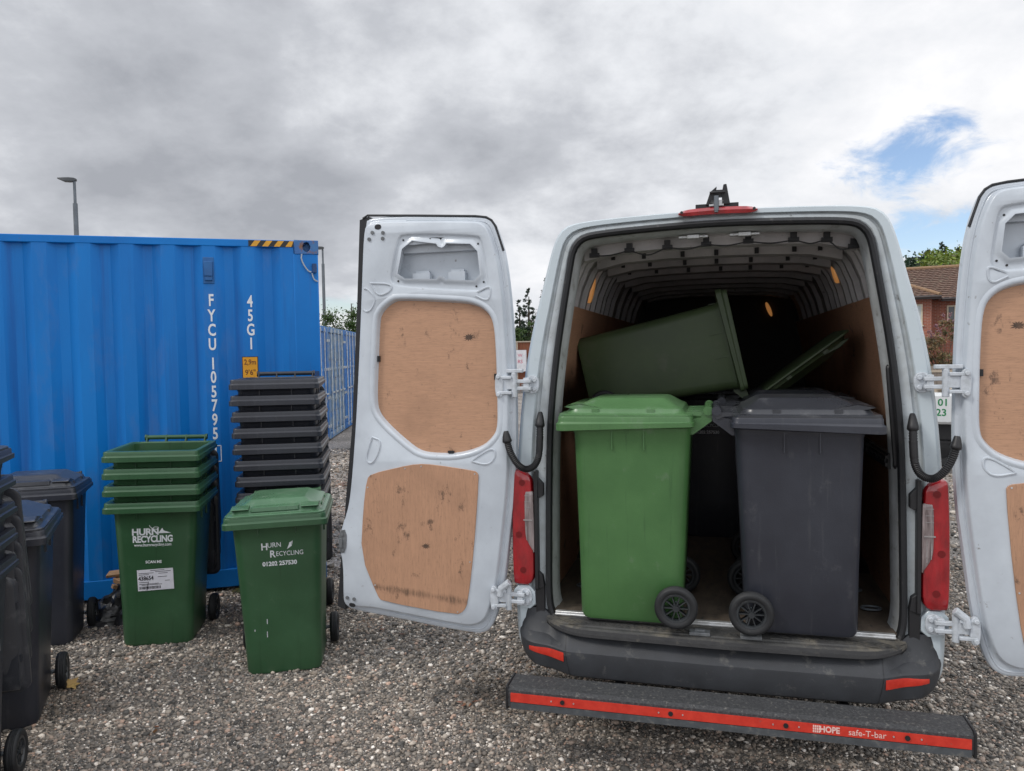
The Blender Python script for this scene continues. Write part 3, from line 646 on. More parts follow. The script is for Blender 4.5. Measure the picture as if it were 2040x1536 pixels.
# tail lamps
for sgn in (-1, 1):
    fl = lambda x, z, y: (sgn*x, y, z)
    o = [(.992, 1.375), (.90, 1.345), (.893, 1.26), (.888, .95), (.888, .775), (.985, .775), (1.003, .79), (1.004, 1.1), (.998, 1.3)]
    b = MB(); b.relief(offset(chaikin(o, 2), -.0), [], [(0, .08), (0, -.012), (.006, -.024), (.014, -.028)], fl)
    lamp = b.build('tail_lamp', RED, van)
    for c in ([(.930, 1.256), (.918, 1.257), (.892, 1.258), (.886, 1.25), (.884, .95), (.887, .945), (.922, 1.0), (.934, 1.04), (.935, 1.2)],):
        b = MB(); b.relief(chaikin(c, 2), [], [(0, -.02), (.002, -.031), (.006, -.033)], fl); b.build('clear_lens', CLEAR, lamp)
        b = MB()
        for k in range(3): b.box((sgn*.915, -.0335, 1.235-k*.03), (.034, .002, .0025))
        b.box((sgn*.916, -.034, 1.112), (.046, .004, .006))
        for k in range(2): b.box((sgn*(.905+k*.018), -.0335, 1.045), (.0025, .002, .10-k*.03))
        b.build_each('lens_rib', M('chrome_rib', (.42, .40, .40), rough=.25, metal=.4) if sgn < 0 else bpy.data.materials['chrome_rib'], lamp, smooth=0)
    b = MB()
    for z in (1.30, 1.035, .855): b.cyl((sgn*(.945 if z != 1.035 else .965), -.0275, z), (sgn*(.945 if z != 1.035 else .965), -.0305, z), .016, 18)
    b.build_each('bulb', DKRED, lamp)
    b = MB(); b.b2((sgn*.866, -.03, .76), (sgn*.884, .06, 1.36)); b.plate([(.884, .77), (.84, .77), (.84, .64), (.884, .63)], [], -.014, .04, fl)
    b.plate([(.886, 1.345), (.838, 1.295), (.838, 1.235), (.855, 1.225), (.886, 1.23)], [], -.022, .03, fl)
    b.plate([(.886, .86), (.848, .83), (.838, .77), (.886, .75)], [], -.022, .03, fl)
    b.build('lamp_trim', BLKP, van, smooth=20, bevel=.003)
    # pale bracket behind the lower hinge
    b = MB(); b.plate(chaikin([(.89, .772), (1.0, .772), (1.003, .665), (.886, .648)], 1), [], -.012, .05, fl); b.build('hinge_mount', WHITE, van, bevel=.004)
    # hinges
    for z, kk in ((1.795, 0), (.715, 1)):
        xb = .885 if not kk else .935; xd = 1.035 if not kk else 1.08
        xp = (xb+xd)/2+.01
        b = MB(); yj = -.012 if kk else -.002
        b.plate(chaikin([(xb-.032, z+.045), (xb+.035, z+.045), (xb+.035, z-.045), (xb-.032, z-.045)], 2), [], yj-.014, yj+.01, fl)
        for dz in (.022, -.022): b.box((sgn*(xb+xp)/2, -.045, z+dz*.8), (xp-xb, .024, .018)); b.cyl((sgn*(xb-.01), yj-.022, z+dz), (sgn*(xb-.01), yj, z+dz), .012, 12)
        b.box((sgn*(xb+.025), -.032, z), (.03, .04, .07))
        b.cyl((sgn*xp, -.052, z-.062), (sgn*xp, -.052, z+.062), .015, 14)
        b.box((sgn*(xp+.03), -.052, z+.004), (.07, .026, .052)); b.box((sgn*(xp+.045), -.06, z-.038), (.07, .03, .016)); b.box((sgn*(xp+.045), -.06, z+.038), (.07, .03, .016))
        b.plate(chaikin([(xd-.012, z+.06), (xd+.03, z+.06), (xd+.03, z-.065), (xd-.012, z-.065)], 2), [], -.074, -.05, fl)
        for dz in (.042, -.046): b.cyl((sgn*(xd+.012), -.086, z+dz), (sgn*(xd+.012), -.07, z+dz), .011, 12)
        if kk: b.tube([(sgn*(xp-.01), -.07, z+.085), (sgn*(xp+.035), -.07, z+.05), (sgn*(xp+.04), -.07, z+.01)], .018, 10)
        else: b.box((sgn*(xp+.01), -.05, z+.07), (.11, .03, .018))
        b.build('door_hinge', M('hinge_paint', (.56, .60, .65), (.42, .45, .48), scale=30, rough=.4, dirt=(.14, .13, .12), dscale=40, dcut=(.64, .76)) if 'hinge_paint' not in bpy.data.materials else bpy.data.materials['hinge_paint'], van, bevel=.004)
    # corrugated door check strap
    pts = [(.846, -.02, 1.655), (.842, -.05, 1.60), (.842, -.06, 1.52), (.848, -.065, 1.44), (.872, -.07, 1.392), (.915, -.075, 1.377), (.955, -.08, 1.405), (.988, -.08, 1.46), (1.006, -.075, 1.52), (1.012, -.07, 1.565)]
    sp = spline([(sgn*x, y, z) for x, y, z in pts], 14); nsp = len(sp)
    rr = []
    for i in range(nsp):
        f = i/(nsp-1); r = .0175
        if f < .13 or f > .87: r = .024*min(1, .45+min(f, 1-f)*5)
        elif .30 < f or f < .2: r = .0185 if i % 2 else .0155
        rr.append(r)
    b = MB(); b.tube(sp, rr, 12); b.build('check_strap', BLKP, van, smooth=60)
# high brake light with rear-view camera on a bracket
b = MB(); rings = []
for x in np.linspace(-.163, .193, 15):
    e = abs((x-.015)/.178); z = 2.602-.006*((x-.015)/.178)**2; h = .016*math.sqrt(max(.08, 1-e**8)); rings.append([(x, -.03, z-h), (x, -.036, z), (x, -.024, z+h), (x, .05, z+h+.012), (x, .05, z-h)])
b.loft(rings, True, (True, True)); bl_ = b.build('high_brake_light', RED, van, smooth=40)
b = MB()
for x in (-.148, .178): b.cyl((x, -.037, 2.6), (x, -.03, 2.6), .007, 10)
b.build_each('screw', BLKP, bl_)
b = MB()
b.b2((-.085, -.01, 2.618), (.11, .05, 2.638))
b.plate([(-.038, 2.63), (-.018, 2.69), (.0, 2.705), (.012, 2.715), (.006, 2.69), (.002, 2.63)], [], -.02, .03)
b.plate([(.034, 2.63), (.036, 2.69), (.042, 2.722), (.056, 2.724), (.062, 2.69), (.072, 2.63)], [], -.02, .03)
b.b2((.0, -.012, 2.668), (.04, .02, 2.70)); b.cyl((-.02, -.03, 2.685), (.05, -.03, 2.685), .006, 8)
cam_b = b.build('rear_view_camera', BLKP, van, bevel=.003)
b = MB(); b.b2((-.024, -.02, 2.624), (.044, .01, 2.652)); b.build('camera_plate', ALU, cam_b, bevel=.002)
b = MB(); b.cyl((.010, -.034, 2.60), (.010, -.030, 2.668), .0115, 12); b.cyl((.010, -.036, 2.592), (.010, -.034, 2.602), .009, 10); b.build('camera_barrel', STEEL, cam_b)
# rear step bar
b = MB(); rr = []
for x, y1 in ((-.945, 0), (-.935, 0), (.985, 0), (1.005, 0)):
    rr.append([(x, -.365, .302), (x, -.378, .312), (x, -.378, .388), (x, -.366, .402), (x, -.232, .404), (x, -.225, .396), (x, -.225, .302)])
b.loft(rr, True, (True, True)); bar = b.build('rear_step_bar', TREAD, van, smooth=30)
b = MB()
for x in (-.948, 1.0): b.b2((x-.002, -.382, .298), (x+.010, -.222, .408))
b.build_each('end_cap', BLKP, bar, bevel=.004)
b = MB(); b.b2((-.925, -.3835, .336), (.99, -.376, .376)); strip = b.build('reflective_strip', REFLECT, bar, smooth=0)
b = MB(); b.b2((-.925, -.384, .304), (.99, -.376, .333)); b.build('rubber_strip', M('grey_rubber', (.075, .083, .092), (.05, .055, .06), scale=20, rough=.6, dirt=(.16, .15, .13), dscale=20, dcut=(.55, .72)), bar, smooth=0)
b = MB()
for x in (-.68, -.195, .285, .755):
    b.cyl((x, -.388, .357), (x, -.382, .357), .0105, 14)
b.build_each('fixing_bolt', BLKP, bar)
b = MB()
for x in (-.68, -.195, .285, .755):
    for d in (-.052, .052): b.cyl((x+d, -.387, .357), (x+d, -.382, .357), .0035, 8)
b.build_each('rivet', ALU, bar)
text('HOPE', .036, M('faded_pink_print', (.82, .55, .5), rough=.5), bar, (.458, -.3845, .357), sx=.86, off=.0012)
text('safe-T-bar', .036, bpy.data.materials['faded_pink_print'], bar, (.603, -.3845, .356), sx=.98)
b = MB()
for k in range(4):
    for j in range(3): b.box((.395+k*.0075, -.3840, .346+j*.011), (.0055, .002, .0085))
b.build('logo', bpy.data.materials['faded_pink_print'], bar, smooth=0)
b = MB()
for x in (-.45, .55): b.b2((x-.02, -.30, .33), (x+.02, .3, .37)); b.b2((x-.02, .26, .33), (x+.02, .32, .55))
b.build_each('bar_bracket', BLKP, bar, smooth=0)
# underside, axle and wheels
b = MB(); b.b2((-.75, .25, .36), (.75, 5.2, .59)); b.build('chassis', BLKP, van, smooth=0)
def van_wheel(sgn, y):
    w = empty('wheel', (sgn*.86, y, .345), 0, van)
    t = MB(); t.lathe([(.20, -.10), (.30, -.115), (.335, -.10), (.345, -.08), (.345, .08), (.335, .10), (.30, .115), (.20, .10)], (0, 0, 0), 'x', 40); t.build('tyre', TYRE, w)
    t = MB(); t.lathe([(.205, -.10), (.205, .10)], (0, 0, 0), 'x', 32); t.lathe([(.001, sgn*.05), (.08, sgn*.06), (.12, sgn*.04), (.205, sgn*.08)], (0, 0, 0), 'x', 32); t.build('rim', ALU, w)
for sgn in (-1, 1):
    van_wheel(sgn, 1.15); van_wheel(sgn, 4.75)

# rear doors, swung right round so their inner faces look at the viewer (door axes: x = out from the hinge)
def door(sgn):
    ox = .985 if sgn < 0 else 1.026
    d = empty('rear_door', (sgn*ox, -.03, 0), 0, van)
    fl = lambda x, z, y: (sgn*x, y, z)
    outl = chaikin(DOOR_OUTLINE, 2); pla = chaikin(DOOR_PLATEAU, 2)
    up = chaikin(UPPER_PANEL, 2); lo = chaikin(LOWER_PANEL, 1); wh = list(WINDOW_HOLE); wf = chaikin(WINDOW_FRAME, 2)
    b = MB()
    # outer skin with the flange, opened behind the window hole so that the recess has depth
    b.relief(outl, [offset(wh, -.02)], [(.0, .055), (-.004, .03), (0, .006), (.008, 0), (.012, -.001)], fl)
    b.loft([[fl(p[0], p[1], .055) for p in outl]], True, (False, True))
    # raised inner panel, with recesses for the upper board and the window hole
    b.relief(pla, [offset(up, -.012), offset(wf, -.004)], [(-.008, -.002), (-.003, -.004), (.001, -.010), (.004, -.026), (.008, -.033), (.013, -.036)], fl)
    # slope down to the upper board
    b.loft([[fl(p[0], p[1], y) for p in offset(up, dd)] for dd, y in ((-.008, -.035), (-.006, -.03), (-.002, -.016), (.002, -.004))], True, (False, False))
    b.loft([[fl(p[0], p[1], y) for p in offset(up, dd)] for dd, y in ((-.0345, -.0362), (-.025, -.0405), (-.016, -.0405), (-.008, -.035))], True, (False, False))
    # sunk frame round the window hole
    b.relief(offset(wf, -.030), [wh], [(0, -.036), (.010, -.034), (.017, -.028), (.024, -.024), (.028, -.0235)], fl)
    b.loft([[fl(p[0], p[1], y) for p in wh] for y in (-.0235, -.018)], True, (False, False))
    b.loft([[fl(p[0], p[1], .055) for p in offset(wh, -.03)], [fl(p[0], p[1], -.001) for p in offset(wh, -.022)]], True, (False, False))
    zt_ = max(p[1] for p in wh); b.b2(fl(min(p[0] for p in wh)-.02, zt_-.055, .018), fl(max(p[0] for p in wh)+.02, zt_+.03, .05))
    # floor of the window recess and folded tabs in it
    bx = [p[0] for p in wf]; bz = [p[1] for p in wf]
    b.b2(fl(min(bx), max(bz), .0525), fl(max(bx), min(bz), .054))
    for x0, x1 in ((.435, .53), (.245, .335)): b.b2(fl(x0, 2.33, .012), fl(x1, 2.375, .045)); b.b2(fl(x0+.01, 2.375, .03), fl(x1-.01, 2.388, .045))
    # pressed beads
    for e in (EMB1, EMB2, EMB3, EMB4, EMB5):
        pth = [fl(p[0], p[1], -.036) for p in chaikin(e, 2, False)]; b.tube(pth, .0055, 6)
    b.tube([fl(p[0], p[1], -.001) for p in offset(outl, .022)][:len(outl)*18//32], .0045, 6)
    dm = b.build('door_panel', WHITEIN, d, smooth=40)
    b = MB(); b.plate(offset(up, -.001), [], -.0085, -.003, fl); b.build('upper_panel', PLY_H, d, smooth=20)
    b = MB(); b.plate(lo, [], -.0435, -.034, fl); lp = b.build('lower_panel', PLY_V, d, smooth=20, bevel=.0015)
    b = MB()   # dark oily marks on the boards
    for (px, pz, q, yy) in ((.223, 2.038, .017, -.0086), (.466, .963, .013, -.0436)):
        o_ = [(px+q*(1+.45*random.random())*math.cos(a)*1.6*(1 if k_ % 2 else .45), pz+q*(1+.4*random.random())*math.sin(a)*(1 if k_ % 2 else .6)) for k_, a in enumerate(np.linspace(0, 6.283, 22, endpoint=False))]
        b.plate(o_, [], yy-.0006, yy, fl)
    b.build_each('stain', M('oil_stain', (.06, .04, .03), (.14, .08, .05), scale=60, rough=.7) if 'oil_stain' not in bpy.data.materials else bpy.data.materials['oil_stain'], d, smooth=0)
    b = MB()
    for p in offset(lo, .012)[::5]: b.cyl(fl(p[0], p[1], -.0452), fl(p[0], p[1], -.043), .0042, 10)
    b.build_each('panel_screw', ALU, d)
    b = MB()
    for px, pz, vert in ((.718, 1.935, 1), (.083, 1.837, 1), (.328, 1.452, 0)): b.box(fl(px, pz, -.016), (.012, .016, .03) if vert else (.03, .016, .012))
    b.build_each('panel_clip', BLKP, d, smooth=0)
    b = MB(); b.plate(SEAL, [], .004, .05, fl); b.tube([fl(p[0], p[1], .004) for p in ((.80, 2.672), (.773, 2.687), (.5, 2.67), (.182, 2.648), (.124, 2.639), (.096, 2.622), (.075, 2.59), (.036, 2.467))], .006, 8)
    b.build('edge_seal', SEALM, d, smooth=30)
    b = MB(); s0 = SLOT[0]; b.plate(chaikin([(s0[0]-.018, s0[1]+.012), (s0[0]+.018, s0[1]+.012), (s0[0]+.018, s0[1]-.014), (s0[0]-.018, s0[1]-.014)], 2), [], -.0375, -.034, fl)
    b.plate(chaikin([(.88, .63), (.915, .633), (.915, .612), (.88, .609)], 1), [], -.0375, -.034, fl)
    b.build_each('slot', BLKP, d, smooth=0)
    b = MB()   # latch plate and striker tongue at the free edge
    b.plate(chaikin([(.918, 1.03), (.965, 1.02), (.968, .90), (.925, .905)], 1), [], -.040, -.034, fl); b.box(fl(.952, .955, -.044), (.018, .012, .05)); b.b2(fl(.938, 1.005, -.044), fl(.95, .99, -.038)); b.b2(fl(.938, .925, -.044), fl(.95, .91, -.038))
    b.build('door_latch', GREYTRIM, d, bevel=.002)
    b = MB()
    for p in SLOT[1:] + [(.885, .655), (.925, .66)]: b.cyl(fl(p[0], p[1], -.0415), fl(p[0], p[1], -.035), .0095, 14)
    b.build_each('door_bolt', GREYTRIM, d)
    b = MB()
    for p in offset(wf, .012)[::max(1, len(wf)//6)]: b.cyl(fl(p[0], p[1], -.0265), fl(p[0], p[1], -.0235), .005, 10)
    b.build_each('frame_hole', BLKP, d)
    return d
door(-1); door(1)
# ------------------------------------------------------------------ wheelie bins (bin axes: -y = front, +y = hinge side, z = up)
def bin_body(mat):
    b = MB(); n = 5
    def rg(z, w, yf, yr, r, lip=0):
        p = rrect(w, yf, yr, r, z, n)
        if lip: p = [(x, y, zz-lip*min(1, max(0, (-.13-y)/.16))) for x, y, zz in p]
        return p
    rings = [rg(.012, .42, -.225, .215, .05), rg(0, .435, -.236, .228, .055), rg(.02, .452, -.246, .241, .06), rg(.25, .466, -.2485, .253, .06), rg(.5, .49, -.2535, .265, .06), rg(.80, .52, -.2605, .281, .058), rg(.905, .532, -.263, .287, .056),
             rg(.912, .538, -.266, .290, .056), rg(.938, .545, -.272, .292, .056, .012), rg(.946, .606, -.337, .304, .035, .022), rg(.949, .618, -.343, .308, .035, .022), rg(.968, .618, -.343, .308, .035, .010), rg(.9705, .604, -.334, .301, .034, .004), rg(.9725, .602, -.333, .300, .034), rg(.990, .601, -.332, .299, .034), rg(.994, .596, -.329, .297, .032),
             rg(.994, .540, -.272, .290, .05), rg(.985, .526, -.260, .282, .055), rg(.80, .512, -.2565, .277, .054), rg(.3, .462, -.244, .25, .056), rg(.045, .44, -.238, .235, .055)]
    b.loft(rings, True, (True, True))
    for sx in (-1, 1):     # stiffening fins under the rim
        for y in (-.075, .075): b.box((sx*.2655, y, .888), (.012, .006, .105))
    for x in (-.11, .11): b.box((x, -.268, .90), (.006, .014, .06))
    # base skid and axle shroud
    b.box((0, .16, .10), (.40, .13, .09))
    return b
def bin_axle(): b = MB(); b.cyl((-.30, .219, .10), (.30, .219, .10), .011, 12); return b
def bin_handle():
    b = MB(); b.tube([(-.215, .368, 1.018), (.215, .368, 1.018)], .0165, 14)
    for x in (-.205, -.07, .07, .205):
        b.plate([(.285, .905), (.30, .905), (.385, .970), (.390, 1.015), (.376, 1.037), (.356, 1.034), (.335, .985), (.285, .978)], [], x-.004, x+.004, lambda p, q, y: (y, p, q))
    for x in (-.215, .215): b.cyl((x-.005, .368, 1.018), (x+.005, .368, 1.018), .022, 14)
    return b
def bin_lid():              # hinge at the origin, closed lid runs along -y
    b = MB(); n = 6
    def rg(z, w, yf, yr, r): return rrect(w, yf, yr, r, z, n)
    rings = [rg(-.006, .555, -.685, -.085, .05), rg(0.001, .588, -.700, -.072, .05), rg(.011, .588, -.700, -.072, .05), rg(.0145, .578, -.694, -.078, .05), rg(.0165, .545, -.672, -.10, .06), rg(.024, .532, -.664, -.108, .06), rg(.037, .522, -.655, -.115, .055), rg(.0415, .508, -.645, -.122, .05),
             rg(.0455, .46, -.625, -.135, .03), rg(.080, .34, -.55, -.19, .025), rg(.084, .32, -.535, -.205, .02)]
    b.loft(rings, True, (True, True))
    # grip hoods at the front corners and the bar between them
    for sx in (-1, 1):
        x0, x1 = sorted((sx*.155, sx*.256))
        top = [(x0, -.668), (x1, -.668), (x1, -.50), (x0, -.50)]
        b.add([(x0, -.672, .046), (x1, -.672, .046), (x1, -.60, .055), (x0, -.60, .055), (x1, -.49, .040), (x0, -.49, .040), (x0, -.668, .050), (x1, -.668, .050), (x1, -.60, .060), (x0, -.60, .060)],
              [(0, 1, 2, 3), (6, 7, 8, 9), (0, 1, 7, 6), (9, 8, 4, 5), (3, 2, 4, 5)])
        for xx in (x0, x1):
            b.add([(xx-.002, -.672, .046), (xx-.002, -.60, .058), (xx-.002, -.49, .040), (xx-.002, -.60, .030), (xx+.002, -.672, .046), (xx+.002, -.60, .058), (xx+.002, -.49, .040), (xx+.002, -.60, .030)],
                  [(0, 1, 2, 3), (4, 5, 6, 7), (0, 1, 5, 4), (1, 2, 6, 5), (2, 3, 7, 6)])
    b.loft([rrect(.29, -.668, -.56, .012, .030), rrect(.28, -.664, -.56, .012, .052), rrect(.262, -.652, -.56, .012, .056)], True, (False, True))
    for sx in (-1, 1):
        for y in (-.52, -.26): b.box((sx*.262, y, .028), (.016, .034, .018)); 
    for x in (-.205, -.07, .07, .205):
        b.plate([(-.10, .018), (-.02, .020), (.0, .020), (.012, .008), (.0, -.012), (-.012, -.010), (-.03, .0), (-.10, .004)], [], x-.010, x-.0055, lambda p, q, y: (y, p, q))
    return b
def bin_tyre():
    b = MB(); p = [(.064, -.018), (.074, -.024), (.086, -.026), (.094, -.022), (.0985, -.014), (.096, -.0125), (.0995, -.010), (.0995, -.003), (.097, -.0015), (.0995, 0), (.0995, .003), (.097, .0045), (.0995, .006), (.0995, .010), (.096, .0125), (.0985, .014), (.094, .022), (.086, .026), (.074, .024), (.064, .018)]
    b.lathe(p, (0, 0, 0), 'x', 36); return b
def bin_rim():
    b = MB(); b.lathe([(.068, -.019), (.066, -.021), (.058, -.020), (.054, -.012), (.054, .012), (.058, .020), (.066, .021), (.068, .019), (.068, -.019)], (0, 0, 0), 'x', 32)
    b.cyl((-.024, 0, 0), (.024, 0, 0), .0135, 16); b.cyl((-.008, 0, 0), (.008, 0, 0), .020, 16)
    for k in range(10):
        a = 2*math.pi*k/10; b.box((0, .036*math.cos(a), .036*math.sin(a)), (.030, .046, .005), Matrix.Rotation(a, 3, 'X'))
    return b
_tmpl = {}; _own = {}
def make_template(key, mat, lidmat=None):
    root = empty('wheelie_bin')
    bin_body(mat).build('body', mat, root, smooth=38)
    bin_axle().build('axle', STEEL, root)
    bin_handle().build('handle', mat, root, smooth=35)
    for sx in (-1, 1):
        r = bin_rim().build('wheel', RIMBLK, root, (sx*.280, .219, .10), smooth=30); bin_tyre().build('tyre', TYRE, r, smooth=50)
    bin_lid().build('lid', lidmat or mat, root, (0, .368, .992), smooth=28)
    _tmpl[key] = root; _own[key] = list(root.children); return root
_used = set()
def bin_at(key, loc, yaw, label, group, lid=0, scale=1, mats=None):
    """lid: opening angle in degrees (0 closed, 270 hanging down behind), None for an unseen lid left off"""
    t = _tmpl[key]
    if key not in _used: _used.add(key); o = t
    else:
        o = t.copy(); COL.objects.link(o)
        for c in _own[key]: copy_tree(c, o)
    o.location = loc; o.rotation_euler = (0, 0, R(yaw)); o.scale = (scale,)*3
    tag(o, label, 'wheelie bin', group)
    for c in o.children:
        if c.name.split('.')[0] == 'lid': c.rotation_euler = (R(-lid), 0, 0); 
    return o
def kids(o, n): return [c for c in o.children if c.name.split('.')[0] == n]
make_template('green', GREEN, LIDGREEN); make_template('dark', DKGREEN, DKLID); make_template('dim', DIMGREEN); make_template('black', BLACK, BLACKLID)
def no_wheels(o):      # bins nested into another stand without wheels
    for c in list(o.children):
        if c.name.split('.')[0] in ('wheel', 'axle'):
            for g_ in list(c.children): bpy.data.objects.remove(g_)
            bpy.data.objects.remove(c)
def lean(o, a): o.rotation_euler = (0, R(a), o.rotation_euler.z)

def vw(u, v, z): return van.matrix_basis @ Vector((u, v, z))
vyaw = math.degrees(-.2616)
FLOOR = .653
# --- in the van
p = vw(-.40, .136, FLOOR); bin_at('green', p, vyaw-90, 'bright green wheelie bin standing side-on at the open back of the van', 'bins loaded in the van')
p = vw(.374, .123, FLOOR); bin_at('black', p, vyaw+90, 'charcoal wheelie bin standing beside the bright green one at the van sill', 'bins loaded in the van')
p = vw(.40, .80, FLOOR); bin_at('black', p, vyaw+90, 'charcoal bin hidden behind the front charcoal one, one wheel showing on the floor', 'bins loaded in the van')
p = vw(-.0, 1.95, FLOOR); o = bin_at('black', p, vyaw, 'black bin with white print deep in the van, seen between the two front bins', 'bins loaded in the van', lid=262)
def logo_old(o, z=.70, x=0, s=1, phone=True):
    y = lambda q: float(np.interp(q, [.02, .25, .5, .8, .905], [-.246, -.2485, -.2535, -.2605, -.263]))-.0015
    text('H', .060*s, PAINTW, o, (x-.088*s, y(z), z+.022*s), sx=.95, off=.001); text('URN', .042*s, PAINTW, o, (x-.029*s, y(z), z+.030*s), sx=.95)
    text('R', .060*s, PAINTW, o, (x-.042*s, y(z), z-.026*s), sx=.95, off=.001); text('ECYCLING', .040*s, PAINTW, o, (x+.060*s, y(z), z-.026*s), sx=.86)
    b = MB(); yy = y(z)
    b.add([(x+q*s, yy-.0006, z+w*s) for q, w in ((.045, .0), (.058, .030), (.074, .018), (.074, .046), (.060, .040), (.080, .052), (.078, .026))], [(0, 1, 2), (1, 2, 3, 4), (3, 5, 6)])
    b.build('logo', PAINTW, o, smooth=0)
    if phone: text('01202 257530', .036*s, PAINTW, o, (x-.002, y(z-.085*s), z-.085*s), sx=.98, off=.0012)
logo_old(o, .80, -.06, .8)
zv = Vector((.9783, .0028, .2071)).normalized(); xv = Vector((.002, -1, .0044)).normalized(); xv = (xv-zv*xv.dot(zv)).normalized(); yv = zv.cross(xv)
lyr = Matrix((xv, yv, zv)).transposed().to_4x4()
o = bin_at('dim', (0, 0, 0), 0, 'shade-darkened green bin tipped on its side on top of the van load, lid open', 'bins loaded in the van', lid=65)
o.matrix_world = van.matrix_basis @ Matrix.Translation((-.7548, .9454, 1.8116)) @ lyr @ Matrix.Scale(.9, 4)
# --- green bin with a closed lid on the gravel
o = bin_at('dark', (-1.478, 4.94, .002), 9.5, 'green wheelie bin with closed lid and phone number standing alone on the gravel', 'green bins on the gravel')
lean(o, -1.2)
logo_old(o, .772, .01, 1.0)
b = MB()
for x, z, h in ((-.085, .33, .03), (-.088, .25, .035), (-.16, .28, .012)): b.box((x, -.2515, z), (.004, .002, h))
b.build_each('scuff', PAPER, o, smooth=0)
# --- stack of four green bins
gs = (-2.494, 5.432); gname = ['bottom', 'second from the ground', 'third from the ground', 'topmost']
for k in range(4):
    lab = ['bottom bin of the green stack, with white logo and paper sticker', 'green bin second from the ground in the stack of four', 'green bin third from the ground in the stack of four', 'topmost open green bin of the stack of four, its inside showing'][k]
    o = bin_at('dark', (gs[0]+random.uniform(-.001, .001)+.002*k, gs[1]+.0008*k, .002+k*.114), 10+random.uniform(-.12, .12), lab, 'stack of green bins', lid=266-k*1.5)
    lean(o, 1.0)
    for c in kids(o, 'lid'): c.material_slots[0].link = 'OBJECT'; c.material_slots[0].material = BLACK
    if k: no_wheels(o)
    if k == 0:
        y = -.2610
        text('HURN', .062, PAINTW, o, (-.058, y, .782), sx=1.02, off=.0022, spacing=.95); text('RECYCLING', .062, PAINTW, o, (-.012, y+.001, .732), sx=.80, off=.0022, spacing=.95)
        text('www.hurnrecycling.com', .028, PAINTW, o, (-.012, y+.002, .694), sx=.86, off=.0005); text('SCAN ME', .026, PAINTW, o, (-.010, y+.004, .576), sx=.95, off=.0006)
        b = MB(); b.add([(x-.012, y-.0008, z) for x, z in ((.035, .772), (.062, .808), (.118, .772), (.07, .790))], [(0, 1, 3), (0, 3, 2)])
        b.tube([(x-.012, y, z) for x, z in [tuple(q) for q in spline([(.03, .778), (.01, .785), (.0, .80), (.012, .815), (.038, .812), (.030, .800), (.005, .803), (-.012, .815), (-.02, .828)], 5)]], .0022, 5)
        b.build('logo', PAINTW, o, smooth=0)
        st = empty('sticker', (.0, -.2560, .455), 0, o); st.rotation_euler = (R(1), R(-2), 0)
        b = MB(); b.b2((-.115, -.001, -.072), (.115, .0005, .072)); b.build('paper', PAPER, st, smooth=0)
        text('438654', .040, DKTEXT, st, (-.060, -.0014, .012), sx=.8, off=.001)
        b = MB(); xx = -.105
        while xx < .028:
            w = random.choice((.002, .003, .0045)); b.b2((xx, -.0016, -.062), (xx+w, -.001, -.043)); xx += w+random.choice((.002, .003))
        for x0, x1, z in ((-.105, -.01, .046), (-.105, -.04, .036), (.0, .10, .052), (.02, .08, .040), (.015, .075, .016), (-.105, -.05, -.016), (-.105, .02, -.028), (-.09, .04, -.035), (.06, .09, -.012), (-.03, .06, .062)):
            b.b2((x0, -.0015, z), (x1, -.001, z+.0035))
        b.box((-.052, -.0018, -.040), (.004, .001, .06), Matrix.Rotation(R(12), 3, 'Y'))
        b.build('barcode', DKTEXT, st, smooth=0)
# --- tall black stack behind
bs = (-1.70, 5.745)
ordn = ['', 'second', 'third', 'fourth', 'fifth', 'sixth', 'seventh']
for k in range(8):
    lab = 'bottom black bin of the tall stack behind the lone green bin' if k == 0 else ('topmost black bin of the tall stack, just under the yellow height sign' if k == 7 else 'black bin %s from the ground in the tall stack of eight' % ordn[k])
    o = bin_at('black', (bs[0]-.0035*k+random.uniform(-.003, .003), bs[1]+random.uniform(-.002, .002), .004+k*.114), 9+random.uniform(-.5, .5), lab, 'tall stack of black bins', lid=266-k*.8)
    if k: no_wheels(o)
# --- dark bins at the left edge
for k in range(5):
    lab = ['bottom bin of the stack of five dark bins, with a pale sticker', 'dark bin second from the ground in the stack of five', 'dark bin third from the ground in the stack of five', 'dark bin fourth from the ground in the stack of five', 'topmost bin of the stack of five dark bins, under a closed lid'][k]
    o = bin_at('black', (-2.588+random.uniform(-.002, .002), 3.275, .004+k*.127), 16.5, lab, 'stack of five dark bins', lid=264-k*1.5 if k < 4 else 0, scale=1.04)
    if k: no_wheels(o)
    if k == 0:
        b = MB(); b.box((.2545, .13, .62), (.002, .055, .05)); b.build('sticker', PAPER, o, smooth=0)
bin_at('black', (-2.889, 4.192, .004), 23.5, 'dark bin with dusty closed lid just behind the stack of five dark bins', 'lone dark bins', scale=1.07)
bin_at('black', (-3.319, 5.338, .004), 16, 'larger dark bin with closed lid against the blue container', 'lone dark bins').scale = (1, .75, 1.09)

# ------------------------------------------------------------------ the big blue container (container axes: x along its side, y into it)
con = empty('shipping_container', (-1.6308, 6.611, .035), .2871); tag(con, 'big bright blue shipping container behind the bins, white number down its side', 'shipping container')
def corrugate(x0, x1, phase, pitch, seg):   # seg = [(dx, depth)...] over one pitch
    pts = []; k = math.floor((x0-phase)/pitch)
    while phase+k*pitch < x1:
        for dx, d in seg: pts.append((phase+k*pitch+dx, d))
        k += 1
    pts = [p for p in pts if x0 < p[0] < x1]
    return [(x0, pts[0][1])]+pts+[(x1, pts[-1][1])]
LEN, HT, WD = 12.19, 2.896, 2.438
seg = [(0, .046), (.072, .004), (.172, .004), (.236, .046)]
pr_ = corrugate(-LEN+.2, -.20, -.995, .307, seg)
b = MB(); b.add([(x, d, z) for x, d in pr_ for z in (.14, HT-.05)], [(2*i, 2*i+2, 2*i+3, 2*i+1) for i in range(len(pr_)-1)])
